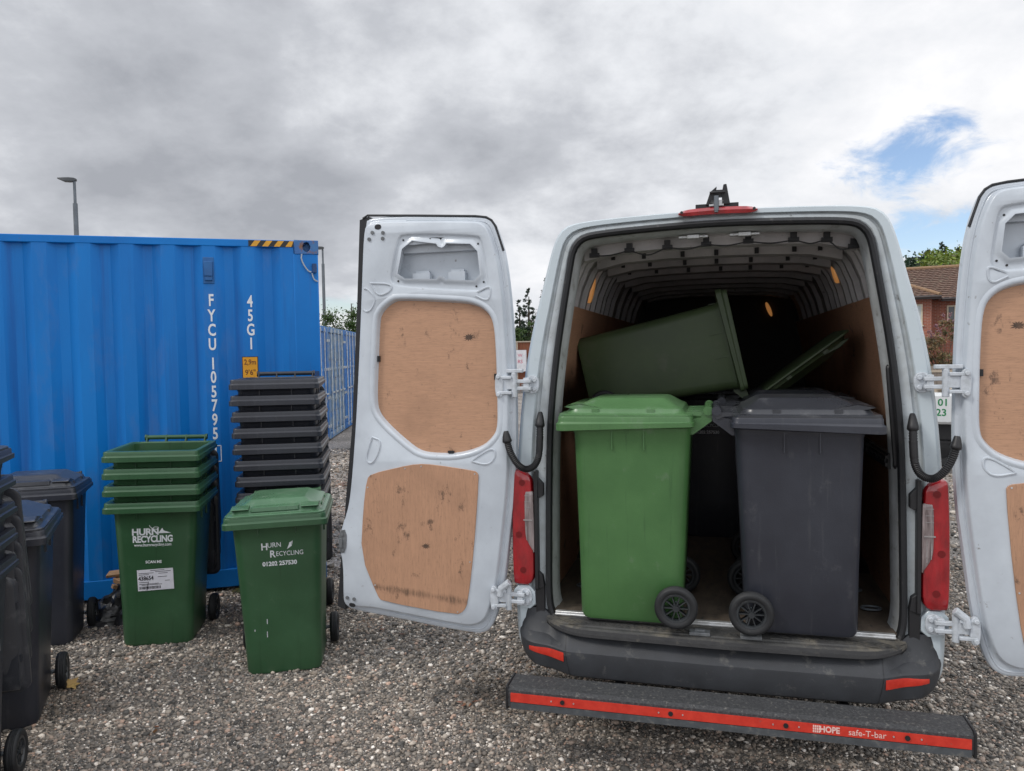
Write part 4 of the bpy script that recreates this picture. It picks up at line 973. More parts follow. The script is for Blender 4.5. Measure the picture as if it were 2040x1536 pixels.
b.build('side_wall', BLUE, con, smooth=0)
b = MB()
pr2 = corrugate(-LEN+.2, -.20, -1.0, .307, seg)
b.add([(x, WD-d, z) for x, d in pr2 for z in (.14, HT-.05)], [(2*i, 2*i+1, 2*i+3, 2*i+2) for i in range(len(pr2)-1)])
b.b2((-LEN+.03, .1, .15), (-LEN+.06, WD-.1, HT-.05)); b.b2((-.06, .1, .15), (-.03, WD-.1, HT-.05))
b.build('far_wall', BLUE, con, smooth=0)
b = MB()
pr3 = corrugate(-LEN+.1, -.1, -1.0, .307, [(0, .02), (.06, 0), (.2, 0), (.26, .02)])
b.add([(x, y, HT-.018-d) for x, d in pr3 for y in (.03, WD-.03)], [(2*i, 2*i+2, 2*i+3, 2*i+1) for i in range(len(pr3)-1)])
b.build('roof', BLUE, con, smooth=0)
b = MB()
for y0 in (0, WD-.06): b.b2((-LEN+.18, y0, HT-.062), (-.18, y0+.06, HT-.002))
b.build('top_rail', BLUERAIL, con, bevel=.006)
b = MB()
for y0 in (.0, WD-.05): b.b2((-LEN+.18, y0, 0.0), (-.18, y0+.05, .15))
b.b2((-LEN, .05, .05), (0, WD-.05, .14)); b.build('bottom_rail', BLUERAIL, con, bevel=.006)
for x0 in (-.21, -LEN):
    for y0 in (0.001, WD-.161): b = MB(); b.b2((x0, y0, .11), (x0+.209, y0+.16, HT-.11)); b.build('corner_post', BLUESCUFF, con, bevel=.012)
for x0 in (-.195, -LEN-.003):
    for y0 in (-.004, WD-.166):
        for z0 in (0, HT-.116):
            b = MB(); hole = [(x0+.10+.032*math.cos(a), z0+.06+.042*math.sin(a)) for a in np.linspace(0, 6.283, 16, endpoint=False)]
            b.plate([(x0, z0), (x0+.198, z0), (x0+.198, z0+.118), (x0, z0+.118)], [hole] if y0 < 0 else [], y0, y0+.03, lambda x, z, y: (x, y, z))
            b.b2((x0, y0+.06, z0), (x0+.198, y0+.168, z0+.118)); b.b2((x0, y0+.03, z0+.108), (x0+.198, y0+.06, z0+.118)); b.b2((x0, y0+.03, z0), (x0+.198, y0+.06, z0+.012)); b.b2((x0+.186, y0+.03, z0), (x0+.198, y0+.06, z0+.118))
            b.build('corner_casting', BLUERUST, con, bevel=.006)
b = MB(); b.b2((-.56, -.003, HT-.058), (-.198, 0, HT-.008)); b.build('hazard_board', BLACKP, con, smooth=0)
b = MB()
for k in range(4):
    x = -.545+k*.093; q = [(x, HT-.057), (x+.048, HT-.057), (x+.083, HT-.009), (x+.035, HT-.009)]
    q = [(min(a, -.199), c) for a, c in q]; b.add([(a, -.0045, c) for a, c in q], [(0, 1, 2, 3)])
b.build_each('hazard_stripe', YELLOW, con, smooth=0)
b = MB(); b.loft([rrect(.085, 2.53, 2.74, .008, 0)] , True, (True, False)) if False else None
b.b2((-.918, -.004, 2.525), (-.834, .004, 2.742)); b.b2((-.908, -.032, 2.585), (-.844, 0, 2.705)); b.b2((-.904, -.026, 2.55), (-.848, 0, 2.585))
b.build('vent', M('vent_blue', (.012, .12, .34), (.01, .09, .27), scale=12, rough=.5), con, bevel=.006)
zc = lambda px: 2.417+(600-px)*.004135-.035
for ch, px in (('F', 599), ('Y', 629.5), ('C', 658), ('U', 686.5), ('1', 725), ('0', 752), ('5', 781), ('7', 808.5), ('9', 837), ('5', 865), ('1', 904)):
    text(ch, .135, PAINTW, con, (-.865, .0025, zc(px)), sx=.66, off=.003)
for ch, px in (('4', 601), ('5', 629.5), ('G', 658), ('1', 686)): text(ch, .135, PAINTW, con, (-.562, .0025, zc(px)), sx=.66, off=.003)
b = MB(); z1 = zc(904)
for a, c in (((-.905, z1-.068), (-.822, z1-.062)), ((-.905, z1+.062), (-.822, z1+.068)), ((-.828, z1-.068), (-.822, z1+.068)), ((-.905, z1-.068), (-.899, z1+.068))): b.b2((a[0], .0, a[1]), (c[0], .003, c[1]))
b.build_each('digit_frame', PAINTW, con, smooth=0)
hs = empty('height_sign', (-.575, -.004, 1.833), 0, con)
b = MB(); b.b2((-.064, -.002, -.092), (.064, .002, .090)); b.build('border', BLACKP, hs, smooth=0)
b = MB(); b.b2((-.058, -.004, -.086), (.058, -.001, .084)); b.build('sign_face', ORANGE, hs, smooth=0)
DKT2 = M('sign_lettering', (.12, .03, .01), rough=.5)
text('2,9m', .062, DKT2, hs, (0, -.0045, .042), sx=.78, off=.0006); text("9'6\"", .062, DKT2, hs, (0, -.0045, -.044), sx=.9, off=.0006)
b = MB(); b.tube(spline([(-.135, -.008, 2.78), (-.138, -.01, 2.74), (-.12, -.012, 2.69), (-.085, -.012, 2.64), (-.06, -.012, 2.63)], 6), .006, 6); b.tube(spline([(-.055, -.012, 2.62), (-.04, -.012, 2.57), (-.01, -.01, 2.55)], 6), .006, 6); b.build_each('cable', M('grey_cable', (.4, .44, .48), rough=.6), con)
b = MB(); b.cyl((-.035, -.012, 2.625), (-.035, -.012, 2.70), .02, 10); b.cyl((-.035, -.012, 1.70), (-.035, -.012, 1.79), .018, 10); b.build_each('hinge_lug', M('dark_blue_lug', (.01, .05, .16), rough=.5), con)

# ------------------------------------------------------------------ the row of blue containers along the yard, door ends to the aisle
def row_container(u0, label, mat, z=.04, first=[]):
    a = 1.638-math.pi/2        # local x runs along the row, -y ... doors face the aisle
    o = empty('storage_container', (-4.1735-.067*u0, 17.5792+.998*u0, z), 1.638)
    tag(o, label, 'shipping container', 'row of blue containers')
    w, h, l = 2.42, 2.56, 6.05
    b = MB(); b.b2((0, .12, .0), (w, l, h)); b.b2((0, 0, 0), (.10, .12, h)); b.b2((w-.10, 0, 0), (w, .12, h)); b.b2((.1, 0, 0), (w-.1, .12, .14)); b.b2((.1, 0, h-.12), (w-.1, .12, h)); b.build('body', mat, o, bevel=.01)
    for k in (0, 1):
        x0 = .105+k*1.105; b = MB(); b.b2((x0, .03, .15), (x0+1.095, .08, h-.13))
        for z0 in np.linspace(.22, h-.75, 5): b.b2((x0+.06, .012, z0), (x0+1.03, .032, z0+.34))
        d = b.build('door', mat, o, bevel=.006)
        for f in (.28, .76):
            b = MB(); x = x0+f*1.095; b.cyl((x, -.012, .06), (x, -.012, h-.03), .016, 8)
            for z0 in (.10, .9, 1.6, h-.10): b.box((x, -.005, z0), (.07, .05, .06))
            b.box((x+.10, -.03, 1.05), (.26, .02, .035)); b.build('lock_rod', RODM, d, smooth=30)
        b = MB()
        for z0 in (.3, .95, 1.6, 2.25): b.box((.07 if k == 0 else w-.07, -.012, z0), (.09, .03, .06))
        b.build_each('hinge', RODM, d, smooth=0)
    return o
LB2 = M('worn_blue_paint', (.03, .15, .40), (.18, .26, .34), scale=5, rough=.55, contrast=(.42, .6), dirt=(.13, .09, .06), dscale=7, dcut=(.58, .68))
for k, (lab, mt) in enumerate((('blue container end of the row just past the corner of the big container', LBLUE), ('scuffed blue container end with pale worn lock rods, second in the row', LB2), ('third blue container end in the row beside the open van door', LBLUE), ('fourth blue container end in the row, behind the open van door', LBLUE))):
    row_container(-2.5+k*2.5, lab, mt)
# ------------------------------------------------------------------ lamp posts
def lamp_post(loc, h, rz, label):
    o = empty('lamp_post', loc, rz); tag(o, label, 'lamp post', 'lamp posts round the yard')
    b = MB(); b.tube([(0, 0, 0), (0, 0, 1.2), (0, 0, 1.22), (0, 0, h*.6), (0, 0, h-.75)], [.10, .10, .078, .074, .07], 14); b.tube([(0, 0, h-.75), (0, 0, h-.02)], [.045, .042], 12); b.build('pole', STEEL, o, smooth=50)
    b = MB(); b.loft([[(x*.72, -w, h+zb), (x*.72, w, h+zb), (x*.72, w*.8, h+zt), (x*.72, -w*.8, h+zt)] for x, w, zb, zt in ((.09, .06, -.03, .03), (0, .09, -.06, .055), (-.2, .12, -.07, .06), (-.42, .13, -.06, .05), (-.68, .05, .02, .05))], True, (True, True))
    b.build('lamp_head', M('lamp_head_grey', (.05, .055, .06), rough=.5) if 'lamp_head_grey' not in bpy.data.materials else bpy.data.materials['lamp_head_grey'], o, bevel=.01)
    return o
lamp_post((-.4862*28.5, .8738*28.5, 0), 7.68, R(12), 'grey lamp post with its whole lamp head showing above the long blue container')
lamp_post((-.234*38, .972*38, 0), 7.05, R(15), 'slim grey lamp post just past the corner of the big blue container')

# ------------------------------------------------------------------ trees and shrubs
def leafmat(name, c, var=.25, rough=.55):
    m = bpy.data.materials.new(name); m.use_nodes = True; t = m.node_tree; n = t.nodes; l = t.links; b = n['Principled BSDF']
    a = n.new('ShaderNodeAttribute'); a.attribute_name = 'tint'
    mx = n.new('ShaderNodeMix'); mx.data_type = 'RGBA'; mx.blend_type = 'MULTIPLY'; mx.inputs[0].default_value = 1; mx.inputs[6].default_value = (*c, 1); l.new(a.outputs['Color'], mx.inputs[7])
    l.new(mx.outputs[2], b.inputs['Base Color']); b.inputs['Roughness'].default_value = rough
    tr = n.new('ShaderNodeBsdfTranslucent'); l.new(mx.outputs[2], tr.inputs['Color']); ms = n.new('ShaderNodeMixShader'); ms.inputs[0].default_value = .25
    l.new(b.outputs[0], ms.inputs[1]); l.new(tr.outputs[0], ms.inputs[2]); l.new(ms.outputs[0], n['Material Output'].inputs[0])
    return m
BARK = M('bark', (.09, .065, .045), (.05, .036, .026), scale=14, rough=.9, stretch=(1, 1, .3))
L_MID = leafmat('leaf_mid_green', (.055, .10, .026)); L_DARK = leafmat('leaf_dark_conifer', (.022, .048, .026)); L_BRIGHT = leafmat('leaf_bright_green', (.16, .22, .035)); L_OLIVE = leafmat('leaf_olive', (.085, .10, .04))
L_DRY = leafmat('leaf_dry_mixed', (.19, .16, .085)); L_PINK = leafmat('flower_mauve', (.34, .19, .22))
def leaf_mesh(name, centers, radii, count, size, mat, parent=None, loc=None, aspect=.5, warm=0, up=0):
    C = np.array(centers, float); Rr = np.array(radii, float); w = Rr**2; idx = rng.choice(len(C), count, p=w/w.sum())
    d = rng.normal(size=(count, 3)); d /= np.linalg.norm(d, axis=1)[:, None]; rad = np.minimum(1.6, np.abs(rng.normal(.45, .42, count)))
    P = C[idx]+d*(Rr[idx]*rad)[:, None]*np.array([1, 1, .8])
    n = rng.normal(size=(count, 3))+np.array([0, 0, .5]); n /= np.linalg.norm(n, axis=1)[:, None]
    a = rng.normal(size=(count, 3))+np.array([0, 0, up]); a -= n*(a*n).sum(1)[:, None]; a /= np.linalg.norm(a, axis=1)[:, None]; bb = np.cross(n, a)
    s = size*rng.uniform(.6, 1.4, count)[:, None]
    V = np.stack([P-a*s, P+bb*s*aspect, P+a*s, P-bb*s*aspect], 1).reshape(-1, 3)
    me = bpy.data.meshes.new(name); nv = len(V); me.vertices.add(nv); me.vertices.foreach_set('co', V.reshape(-1).astype(np.float32))
    me.loops.add(nv); me.loops.foreach_set('vertex_index', np.arange(nv, dtype=np.int32)); me.polygons.add(count); me.polygons.foreach_set('loop_start', np.arange(0, nv, 4, dtype=np.int32)); me.update(calc_edges=True)
    clump = rng.uniform(.65, 1.25, len(C))[idx]; tint = np.stack([clump*rng.uniform(.8, 1.2+warm, count), clump*rng.uniform(.85, 1.15, count), clump*rng.uniform(.7, 1.2, count), np.ones(count)], 1)
    ca = me.color_attributes.new('tint', 'FLOAT_COLOR', 'POINT'); ca.data.foreach_set('color', np.repeat(tint, 4, 0).reshape(-1).astype(np.float32))
    me.materials.append(mat); o = bpy.data.objects.new(name, me); COL.objects.link(o)
    if parent: o.parent = parent
    if loc: o.location = loc
    return o
def tree(loc, h, r, mat, label, group='trees beyond the yard', conifer=False, n=6000, leaf=.09, cb=.25):
    o = empty('conifer_tree' if conifer else 'leafy_tree', loc); tag(o, label, 'tree', group)
    b = MB(); top = Vector((random.uniform(-.1, .1)*r, random.uniform(-.1, .1)*r, h*.9)); b.tube([(0, 0, 0), (0, 0, h*.3), top], [h*.03, h*.022, h*.004], 8)
    cs, rs = [], []
    if conifer:
        for k in range(90):
            f = random.random()**.8; z = h*(cb+(1-cb)*f); rr = r*(1-f)*random.uniform(.5, 1.05)+.05*r; a = random.uniform(0, 6.28)
            cs.append((rr*math.cos(a), rr*math.sin(a), z)); rs.append(max(.10, r*.34*(1.08-f)))
            if k % 4 == 0: b.tube([(0, 0, z-.1), cs[-1]], [h*.006, .01], 5)
        cs.append((0, 0, h*.97)); rs.append(r*.08)
    else:
        for k in range(40):
            a = random.uniform(0, 6.28); f = random.random(); el = f*math.pi*.5; q = random.uniform(.35, 1)
            c = (r*q*math.cos(a)*math.cos(el*.8), r*q*math.sin(a)*math.cos(el*.8), h*(cb+(.92-cb)*(.15+.85*math.sin(el)*q))); cs.append(c); rs.append(r*random.uniform(.16, .32))
            if k % 3 == 0: b.tube([(0, 0, h*random.uniform(.2, .4)), tuple(x*.6 for x in c[:2])+(c[2]*.8,), c], [h*.012, h*.007, .01], 5)
    b.build('trunk', BARK, o, smooth=60)
    leaf_mesh('crown', cs, rs, n, leaf, mat, o)
    return o
tree((-6.7, 33, 0), 4.6, 1.9, L_MID, 'leafy tree behind the row of blue containers', n=22000, leaf=.05)
tree((.55, 52, 0), 5.5, 1.0, L_DARK, 'shortest of the three conifers beyond the brown fence', conifer=True, n=16000, leaf=.055, cb=.05)
tree((1.15, 51, 0), 6.2, 1.25, L_DARK, 'middle conifer of the three beyond the brown fence', conifer=True, n=20000, leaf=.055, cb=.05)
tree((2.35, 50, 0), 6.7, 1.5, L_DARK, 'tallest conifer beyond the brown fence, partly behind the van', conifer=True, n=26000, leaf=.055, cb=.05)
tree((-.3, 47, 0), 3.9, 1.3, L_MID, 'low rounded tree beyond the brown fence', n=12000, leaf=.055, cb=.1)
tree((1.2, 46, 0), 4.3, 1.3, L_MID, 'bushy green tree in front of the conifers beyond the fence', n=14000, leaf=.055, cb=.1)
b = MB(); b.b2((-1.6, 57, 0), (-.1, 61, 3.0)); o = empty('outbuilding', (0, 0, 0)); b.build('wall', M('pale_render', (.5, .53, .54), rough=.8), o)
b = MB(); b.add([(-1.8, 56.8, 3.0), (.1, 56.8, 3.0), (.1, 61.2, 3.0), (-1.8, 61.2, 3.0), (-.85, 57.5, 3.8), (-.85, 60.5, 3.8)], [(0, 1, 4), (1, 2, 5, 4), (2, 3, 5), (3, 0, 4, 5), (0, 3, 2, 1)]); b.build('roof', M('pale_roof', (.42, .45, .47), rough=.8), o, smooth=0)
tag(o, 'small pale building beyond the brown fence, half hidden by trees', 'building')
# brown boarded fence with light posts, and the signs on it
BROWN = M('brown_board', (.22, .075, .035), (.17, .055, .028), scale=6, rough=.8, stretch=(4, 1, .4)); POSTW = M('pale_post', (.45, .38, .30), rough=.8)
o = empty('board_fence', (-6, 38, 0)); tag(o, 'brown boarded fence with pale posts at the far end of the yard', 'fence')
b = MB()
for k in range(90): b.b2((k*.16, 0, .05), (k*.16+.152, .025, 2.43))
b.build('board', BROWN, o, smooth=0)
b = MB()
for k in range(19): b.b2((k*.78, -.06, 0), (k*.78+.07, -.002, 2.46))
b.b2((0, -.05, 2.43), (14.4, .04, 2.49)); b.build('post', POSTW, o, smooth=0)
def board_sign(loc, w, h, mat, label, lines, tilt=0):
    o = empty('sign_board', loc); o.rotation_euler = (0, R(tilt), 0); tag(o, label, 'sign')
    b = MB(); b.b2((-w/2, -.01, 0), (w/2, .01, h)); b.build('panel', mat, o, smooth=0)
    for t_, z, s in lines: text(t_, s, PINKT, o, (0, -.012, z), off=.002)
    return o
PINKT = M('pink_print', (.6, .12, .2), rough=.6); PINKB = M('pink_panel', (.55, .16, .26), rough=.6); WH = M('white_panel', (.72, .72, .75), rough=.6)
board_sign((.42, 37.85, 1.0), .62, 1.05, WH, 'white sign with pink lettering against the brown fence', [('W', .78, .22), ('RS', .48, .24)])
board_sign((.98, 37.83, .9), .42, 1.1, PINKB, 'pink sign beside the white one at the brown fence', [], 6)
for x, h, lab in ((.2, .5, 'low grey block at the foot of the white sign'), (.62, .42, 'grey block right of another below the white sign')):
    b = MB(); b.box((0, 0, h/2), (.34, .3, h)); o = b.build('concrete_block', M('block_grey_%d' % int(h*100), (.22, .22, .22), rough=.9), None, (x, 36.9, 0), bevel=.02); tag(o, lab, 'block')

# ------------------------------------------------------------------ right: vehicle, fence, shrub, house, hill
def polar(az, d): return (d*math.sin(R(az)), d*math.cos(R(az)))
hx, hy = polar(29.3, 14.0)
o = empty('flatbed_trailer', (hx, hy, 0), R(-26)); tag(o, 'white trailer body with green phone digits parked beyond the van', 'trailer')
PANELW = M('white_panel_paint', (.66, .68, .69), (.6, .62, .63), scale=2, rough=.4)
b = MB(); b.loft([[(x, 0, .70), (x, -.03, .74), (x, -.03, 1.15), (x, 0, 1.19), (x, 1.7, 1.19), (x, 1.7, .70)] for x in (-.5, 3.2)], True, (True, True)); b.build('side_panel', PANELW, o, smooth=20, bevel=.008)
b = MB(); b.b2((-.45, .1, .45), (3.1, 1.6, .70)); b.b2((-.4, -.0, .40), (3.0, .05, .43)); b.build('chassis', BLKP, o, smooth=0)
for x in (-.05, 2.5):
    for y in (.22, 1.45):
        w = MB(); w.lathe([(.01, -.08), (.17, -.06), (.18, -.09), (.28, -.10), (.31, -.08), (.31, .08), (.28, .10), (.18, .09), (.01, .08)], (0, 0, 0), 'y', 28); w.build('wheel', TYRE, o, (x, y, .31))
DGREEN = M('green_digits', (.02, .22, .08), rough=.5)
text('01', .155, DGREEN, o, (-.02, -.032, 1.045), off=.003, align='CENTER'); text('323', .155, DGREEN, o, (-.085, -.032, .885), off=.003, align='CENTER')
b = MB(); b.b2((-.2, .4, 1.19), (.4, .9, 1.24)); b.b2((-.1, .3, 1.24), (.1, .5, 1.27)); b.build('load_board', POSTW, o, smooth=0)
fx, fy = polar(28.5, 31)
o = empty('timber_fence', (fx, fy, 0), R(-28)); tag(o, 'low weathered grey timber fence below the brick house', 'fence')
b = MB()
for k in range(-14, 44): b.b2((k*.2, 0, .02), (k*.2+.188, .03, 1.22))
b.build('board', M('grey_timber', (.26, .22, .19), (.17, .145, .125), scale=5, rough=.9, stretch=(3, 1, .4)), o, smooth=0)
b = MB(); b.b2((-2.8, -.03, 1.0), (8.8, 0, 1.08)); b.b2((-2.8, -.03, .3), (8.8, 0, .38)); b.build('rail', POSTW, o, smooth=0)
# buddleia-like shrub
sx_, sy_ = polar(29.35, 33)
o = empty('flowering_shrub', (sx_, sy_, 0)); tag(o, 'tall straggly shrub with faded mauve flowers in front of the brick house', 'shrub')
cs, rs, fs, fr = [], [], [], []
b = MB()
for k in range(64):
    a = random.uniform(0, 6.28); q = random.uniform(.1, 1.25); z = random.uniform(.4, 2.5)*(1.25-.3*q); c = (q*math.cos(a), q*math.sin(a), z); cs.append(c); rs.append(random.uniform(.14, .30))
    if k % 2 == 0:
        mid = tuple(x*.5 for x in c[:2])+(c[2]*.65,); b.tube([(0, 0, 0), mid, c], [.03, .018, .008], 5)
    if z > 1.6:
        e = (c[0]*1.3, c[1]*1.3, c[2]+.35)
        for t in np.linspace(0, 1, 6): fs.append((c[0]+(e[0]-c[0])*t, c[1]+(e[1]-c[1])*t, c[2]+.35*math.sin(t*2.0))); fr.append(.06)
b.build('stem', BARK, o, smooth=60); leaf_mesh('foliage', cs, rs, 5200, .085, L_DRY, o, aspect=.28, warm=.3); leaf_mesh('flower', fs, fr, 1800, .035, L_PINK, o)
# brick house
BRICK = bpy.data.materials.new('brick_wall'); BRICK.use_nodes = True; t = BRICK.node_tree; n = t.nodes; l = t.links
bt = n.new('ShaderNodeTexBrick'); bt.inputs['Scale'].default_value = 1; bt.inputs['Brick Width'].default_value = .225; bt.inputs['Row Height'].default_value = .075; bt.inputs['Mortar Size'].default_value = .008
bt.inputs['Color1'].default_value = (.34, .10, .055, 1); bt.inputs['Color2'].default_value = (.24, .07, .045, 1); bt.inputs['Mortar'].default_value = (.33, .26, .22, 1)
tc = n.new('ShaderNodeTexCoord'); sp = n.new('ShaderNodeSeparateXYZ'); cm = n.new('ShaderNodeCombineXYZ'); ad = n.new('ShaderNodeMath'); l.new(tc.outputs['Object'], sp.inputs[0]); l.new(sp.outputs[0], ad.inputs[0]); l.new(sp.outputs[1], ad.inputs[1]); l.new(ad.outputs[0], cm.inputs[0]); l.new(sp.outputs[2], cm.inputs[1]); l.new(cm.outputs[0], bt.inputs['Vector']); l.new(bt.outputs[0], n['Principled BSDF'].inputs['Base Color']); n['Principled BSDF'].inputs['Roughness'].default_value = .9
TILE = M('roof_tile', (.16, .095, .07), (.09, .055, .042), scale=5, rough=.85, dirt=(.19, .16, .11), dscale=4, dcut=(.55, .7))
RIDGE = M('ridge_tile', (.30, .19, .11), (.2, .12, .07), scale=8, rough=.85)
hx, hy = polar(28.6, 45)
o = empty('brick_house', (hx, hy, 0), R(-29)); tag(o, 'red brick house with brown tiled hip roof below the wooded hill', 'house')
def wall(b, x0, x1, y0, y1, h): b.b2((x0, y0, 0), (x1, y1, h))
b = MB(); wall(b, -7.0, -.05, -2.5, 3, 4.25); wall(b, -.05, 7, 0, 7, 4.25); b.build('wall', BRICK, o, smooth=0)
def tiled(b, p0, p1, p2, p3, rows=14):
    """courses of tiles as real steps from eave (p0,p1) to ridge (p3,p2)"""
    P = [Vector(p) for p in (p0, p1, p2, p3)]
    nrm = (P[1]-P[0]).cross(P[3]-P[0]).normalized()
    if nrm.z < 0: nrm = -nrm
    cols = max(2, int((P[1]-P[0]).length/.3))
    for r in range(rows):
        t0, t1 = r/rows, (r+1)/rows+.15/rows
        a, c = P[0].lerp(P[3], t0), P[1].lerp(P[2], t0); d, e = P[0].lerp(P[3], min(1, t1)), P[1].lerp(P[2], min(1, t1))
        lo_, hi_ = [], []
        for k in range(cols*4+1):
            f = k/(cols*4); w = .035*abs(math.sin(f*cols*math.pi)); lo_.append(a.lerp(c, f)+nrm*(.045+w)); hi_.append(d.lerp(e, f)+nrm*(.005+w*.6))
        lo2 = [p-nrm*.04 for p in lo_]
        m = len(lo_); b.add(lo_+hi_+lo2, [(i, i+1, m+i+1, m+i) for i in range(m-1)]+[(i, 2*m+i, 2*m+i+1, i+1) for i in range(m-1)])
b = MB()
E_, RZ = 4.3, 6.15
tiled(b, (-8, -.4, E_), (7.4, -.4, E_), (7.0, 3.6, RZ), (-5.5, 3.6, RZ), 16)
tiled(b, (7.4, 7.4, E_), (-8, 7.4, E_), (-5.5, 3.6, RZ), (7.0, 3.6, RZ), 16)
# projecting wing with a hip towards the viewer
WR = 5.25
tiled(b, (-7.4, -2.9, E_), (.32, -2.9, E_), (-3.0, 1.0, 5.75), (-3.9, 1.0, 5.75), 13)
tiled(b, (.32, -2.9, E_), (.32, .5, E_), (-3.0, 3.2, 5.75), (-3.0, 1.0, 5.75), 13)
tiled(b, (-7.4, 1.5, E_), (-7.4, -2.9, E_), (-3.9, 1.0, 5.75), (-3.9, 3.2, 5.75), 13)
roof = b.build('roof', TILE, o, smooth=40)
b = MB(); b.tube([(-5.5, 3.6, RZ+.05), (7.0, 3.6, RZ+.05)], .11, 8); b.tube([(.32, -2.9, E_+.06), (-3.0, 1.0, 5.82)], .10, 8); b.tube([(-7.4, -2.9, E_+.06), (-3.9, 1.0, 5.82)], .10, 8); b.build('ridge', RIDGE, roof, smooth=50)
b = MB(); b.b2((-7.4, -2.95, E_-.14), (.32, -2.85, E_)); b.b2((.25, -2.9, E_-.14), (.36, -.4, E_)); b.b2((.3, -.45, E_-.14), (7.4, -.35, E_)); b.tube([(-7.4, -2.98, E_-.03), (.36, -2.98, E_-.03), (.40, -.45, E_-.03), (7.4, -.45, E_-.03)], .06, 8); b.build('gutter', M('dark_gutter', (.05, .04, .04), rough=.5), o, smooth=0)
def window(x0, x1, z0, z1, y, glass):
    f = MB(); t_ = .07
    for a, c in (((x0, z0), (x1, z0+t_)), ((x0, z1-t_), (x1, z1)), ((x0, z0+t_), (x0+t_, z1-t_)), ((x1-t_, z0+t_), (x1, z1-t_))): f.b2((a[0], y-.05, a[1]), (c[0], y+.02, c[1]))
    f.b2((x0-.05, y-.09, z0-.07), (x1+.05, y-.002, z0-.002))
    w = f.build('window', M('cream_frame', (.62, .55, .42), rough=.6) if 'cream_frame' not in bpy.data.materials else bpy.data.materials['cream_frame'], o, smooth=0)
    g_ = MB(); g_.b2((x0+t_, y-.02, z0+t_), (x1-t_, y-.004, z1-t_)); g_.build('pane', glass, w, smooth=0)
GL1 = M('blind_behind_glass', (.55, .60, .60), (.5, .54, .54), rough=.12); GL2 = M('dark_glass', (.10, .11, .12), rough=.06)
window(-1.75, -.42, 2.95, 3.95, -2.5, GL1); window(.62, 1.02, 3.0, 3.95, 0, GL2); window(-5.5, -3.8, 2.95, 3.95, -2.5, GL1); window(3, 4.4, 2.95, 3.95, 0, GL2)
# wooded hill
b = MB(); nx, ny = 50, 16; vs = []
for j in range(ny):
    for i in range(nx):
        x = -40+i*5.0; y = 75+j*12.0
        az = math.degrees(math.atan2(x, y)); hh = (1/(1+math.exp(-(az-19)/3)))*min(1, j/5)**1.2*15+.6*math.sin(i*.9)*math.cos(j*1.3)
        vs.append((x, y, -.3+max(0, hh)))
b.add(vs, [(j*nx+i, j*nx+i+1, (j+1)*nx+i+1, (j+1)*nx+i) for j in range(ny-1) for i in range(nx-1)])
tag(b.build('hill', M('hill_grass', (.05, .07, .025), (.035, .05, .02), scale=.2, rough=.9), None, smooth=60), kind='structure')
def wood(az0, az1, d0, d1, z0, z1, count, rad, n, leaf, mat, nm):
    cs, rs = [], []
    for k in range(count):
        az = random.uniform(az0, az1); d = random.uniform(d0, d1); f = (d-d0)/max(1e-6, d1-d0); x, y = polar(az, d); cs.append((x, y, z0+(z1-z0)*f+random.uniform(-.8, .8)*rad*.6)); rs.append(rad*random.uniform(.6, 1.2))
    return leaf_mesh(nm, cs, rs, n, leaf, mat, None)
tag(wood(24.5, 35, 62, 86, 2.5, 8.6, 300, 1.5, 75000, .19, L_OLIVE, 'woods'), kind='stuff')
tag(wood(28.3, 35, 78, 96, 6.6, 11.0, 170, 1.5, 45000, .19, L_BRIGHT, 'woods'), kind='stuff')
tag(wood(24, 35, 112, 140, 9.5, 14.8, 240, 1.8, 50000, .24, L_DARK, 'woods'), kind='stuff')
tag(wood(-48, 22, 92, 104, 1.2, 3.2, 240, 1.3, 26000, .17, L_MID, 'woods'), kind='stuff')
for az, d, h, lab in ((28.3, 112, 15.3, 'leftmost dark conifer on the hill crest above the house'), (29.1, 113, 16.0, 'tallest dark conifer on the hill crest above the house'), (30.0, 112, 15.4, 'dark conifer on the hill crest nearest the right van door')):
    x, y = polar(az, d); tree((x, y, 0), h-1.0, 2.6, L_DARK, lab, 'conifers on the hill crest', conifer=True, n=3500, leaf=.25, cb=.5)

# ------------------------------------------------------------------ scraps on the ground
def crumple(loc, rx, ry, h, mat, label, seed, cat='plastic sheet', name='crumpled_sheet'):
    r2 = random.Random(seed); b = MB(); n1_, n2_ = 40, 20; rings = []
    ph = [r2.uniform(0, 6.28) for _ in range(12)]
    for j in range(n2_):
        f = j/(n2_-1); ringp = []
        for i in range(n1_):
            a = 2*math.pi*i/n1_; q = 1-f*.98
            w = 1+.16*math.sin(3*a+ph[0]+2*f)+.10*math.sin(7*a+ph[1]-5*f)+r2.uniform(-.07, .07)
            z = h*(1-(q)**2.2)*(1+.25*math.sin(4*a+ph[2])*math.sin(5*f+ph[3]))+h*.10*r2.uniform(-1, 1)*(1-abs(2*f-1))
            ringp.append((rx*q*w*math.cos(a), ry*q*w*math.sin(a), max(0.002, z)))
        rings.append(ringp)
    b.loft(rings, True, (False, True)); o = b.build(name, mat, None, loc, smooth=25); tag(o, label, cat); return o
SHEET = M('black_polythene', (.014, .014, .016), rough=.32, bump=.5, bscale=30, dirt=(.06, .055, .05), dscale=9, dcut=(.58, .7))
crumple((-2.95, 5.78, 0), .26, .22, .21, SHEET, 'crumpled black plastic sheet heaped against the container behind the bins', 3)
crumple((-2.70, 5.62, 0), .16, .14, .12, SHEET, 'small crumpled black plastic lump beside the green stack', 5)
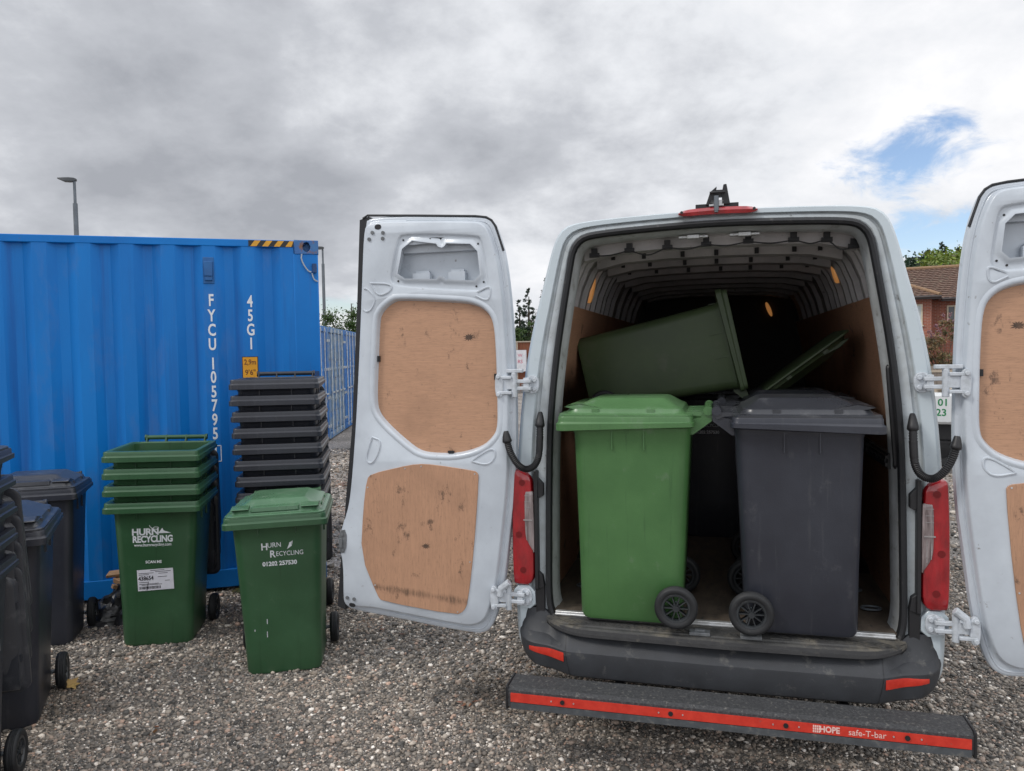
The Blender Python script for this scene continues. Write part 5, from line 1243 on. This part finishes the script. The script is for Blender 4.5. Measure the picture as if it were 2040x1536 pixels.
wd = [((-3.05, 5.92, .30), (.20, .10, .022), (6, -4, 12), 'orange brown offcut of board topmost on the scrap heap'), ((-3.0, 5.86, .245), (.17, .07, .04), (8, 10, -25), 'pale chunky timber offcut under the board on the scrap heap'), ((-2.98, 5.84, .205), (.2, .05, .03), (0, 18, 40), 'split timber piece low on the scrap heap'), ((-2.78, 5.80, .23), (.34, .03, .012), (0, -14, 18), 'long thin pale batten leaning across the scrap heap'), ((-2.70, 5.74, .15), (.075, .06, .07), (20, 12, 30), 'short square timber block beside the green stack'), ((-2.84, 5.70, .16), (.11, .04, .03), (15, 25, -50), 'splintered timber scrap in the middle of the heap')]
for p, d, e, lab in wd:
    b = MB(); b.box((0, 0, 0), d); o = b.build('timber_offcut', WOODEDGE, None, p, bevel=.003); o.rotation_euler = tuple(R(a) for a in e); tag(o, lab, 'wood scrap', 'timber scraps by the container')
def leaf_obj(loc, s, rz, mat, label):
    b = MB(); o_ = [(.0, -1), (.25, -.55), (.7, -.6), (.5, -.15), (.95, .2), (.45, .3), (.3, .75), (0, 1), (-.25, .7), (-.5, .4), (-.9, .25), (-.5, -.1), (-.65, -.5), (-.2, -.5)]
    b.plate([(x*s, y*s) for x, y in o_], [], 0, .0015, lambda x, z, y: (x, z, y+.35*abs(x)*abs(x)/s+.1*z))
    o = b.build('fallen_leaf', mat, None, loc, smooth=0); o.rotation_euler = (R(14), 0, R(rz)); tag(o, label, 'leaf'); return o
leaf_obj((-2.66, 4.52, .025), .058, 60, M('dry_leaf', (.40, .27, .09), (.3, .18, .06), rough=.7), 'yellow fallen leaf on the gravel beside a dark bin wheel')
# rusty leaf litter lying on the gravel
def litter(name, spots, n, size, col):
    cs = [(x, y, .02) for x, y, r in spots]; rs = [r for x, y, r in spots]; m = leafmat('litter_'+name, col)
    o = leaf_mesh(name, cs, rs, n, size, m, None, aspect=.45, warm=.4); v = np.empty(len(o.data.vertices)*3, np.float32); o.data.vertices.foreach_get('co', v); v = v.reshape(-1, 3); v[:, 2] = .016+np.abs(v[:, 2]-.02)*.06
    o.data.vertices.foreach_set('co', v.reshape(-1)); tag(o, kind='stuff'); return o
litter('leaf_litter', [(-1.05, 5.45, .22), (-.85, 5.3, .16), (-1.35, 6.1, .3), (-2.1, 9.6, .7), (-2.6, 11.5, .8), (-1.5, 6.9, .3), (-1.0, 6.0, .25), (-.3, 4.2, .12), (-1.9, 3.9, .1)], 420, .022, (.20, .10, .045))
litter('weeds', [(-2.1, 6.3, .16), (-2.3, 6.35, .12), (-1.8, 6.2, .12), (-2.55, 5.9, .08)], 500, .02, (.07, .085, .03))
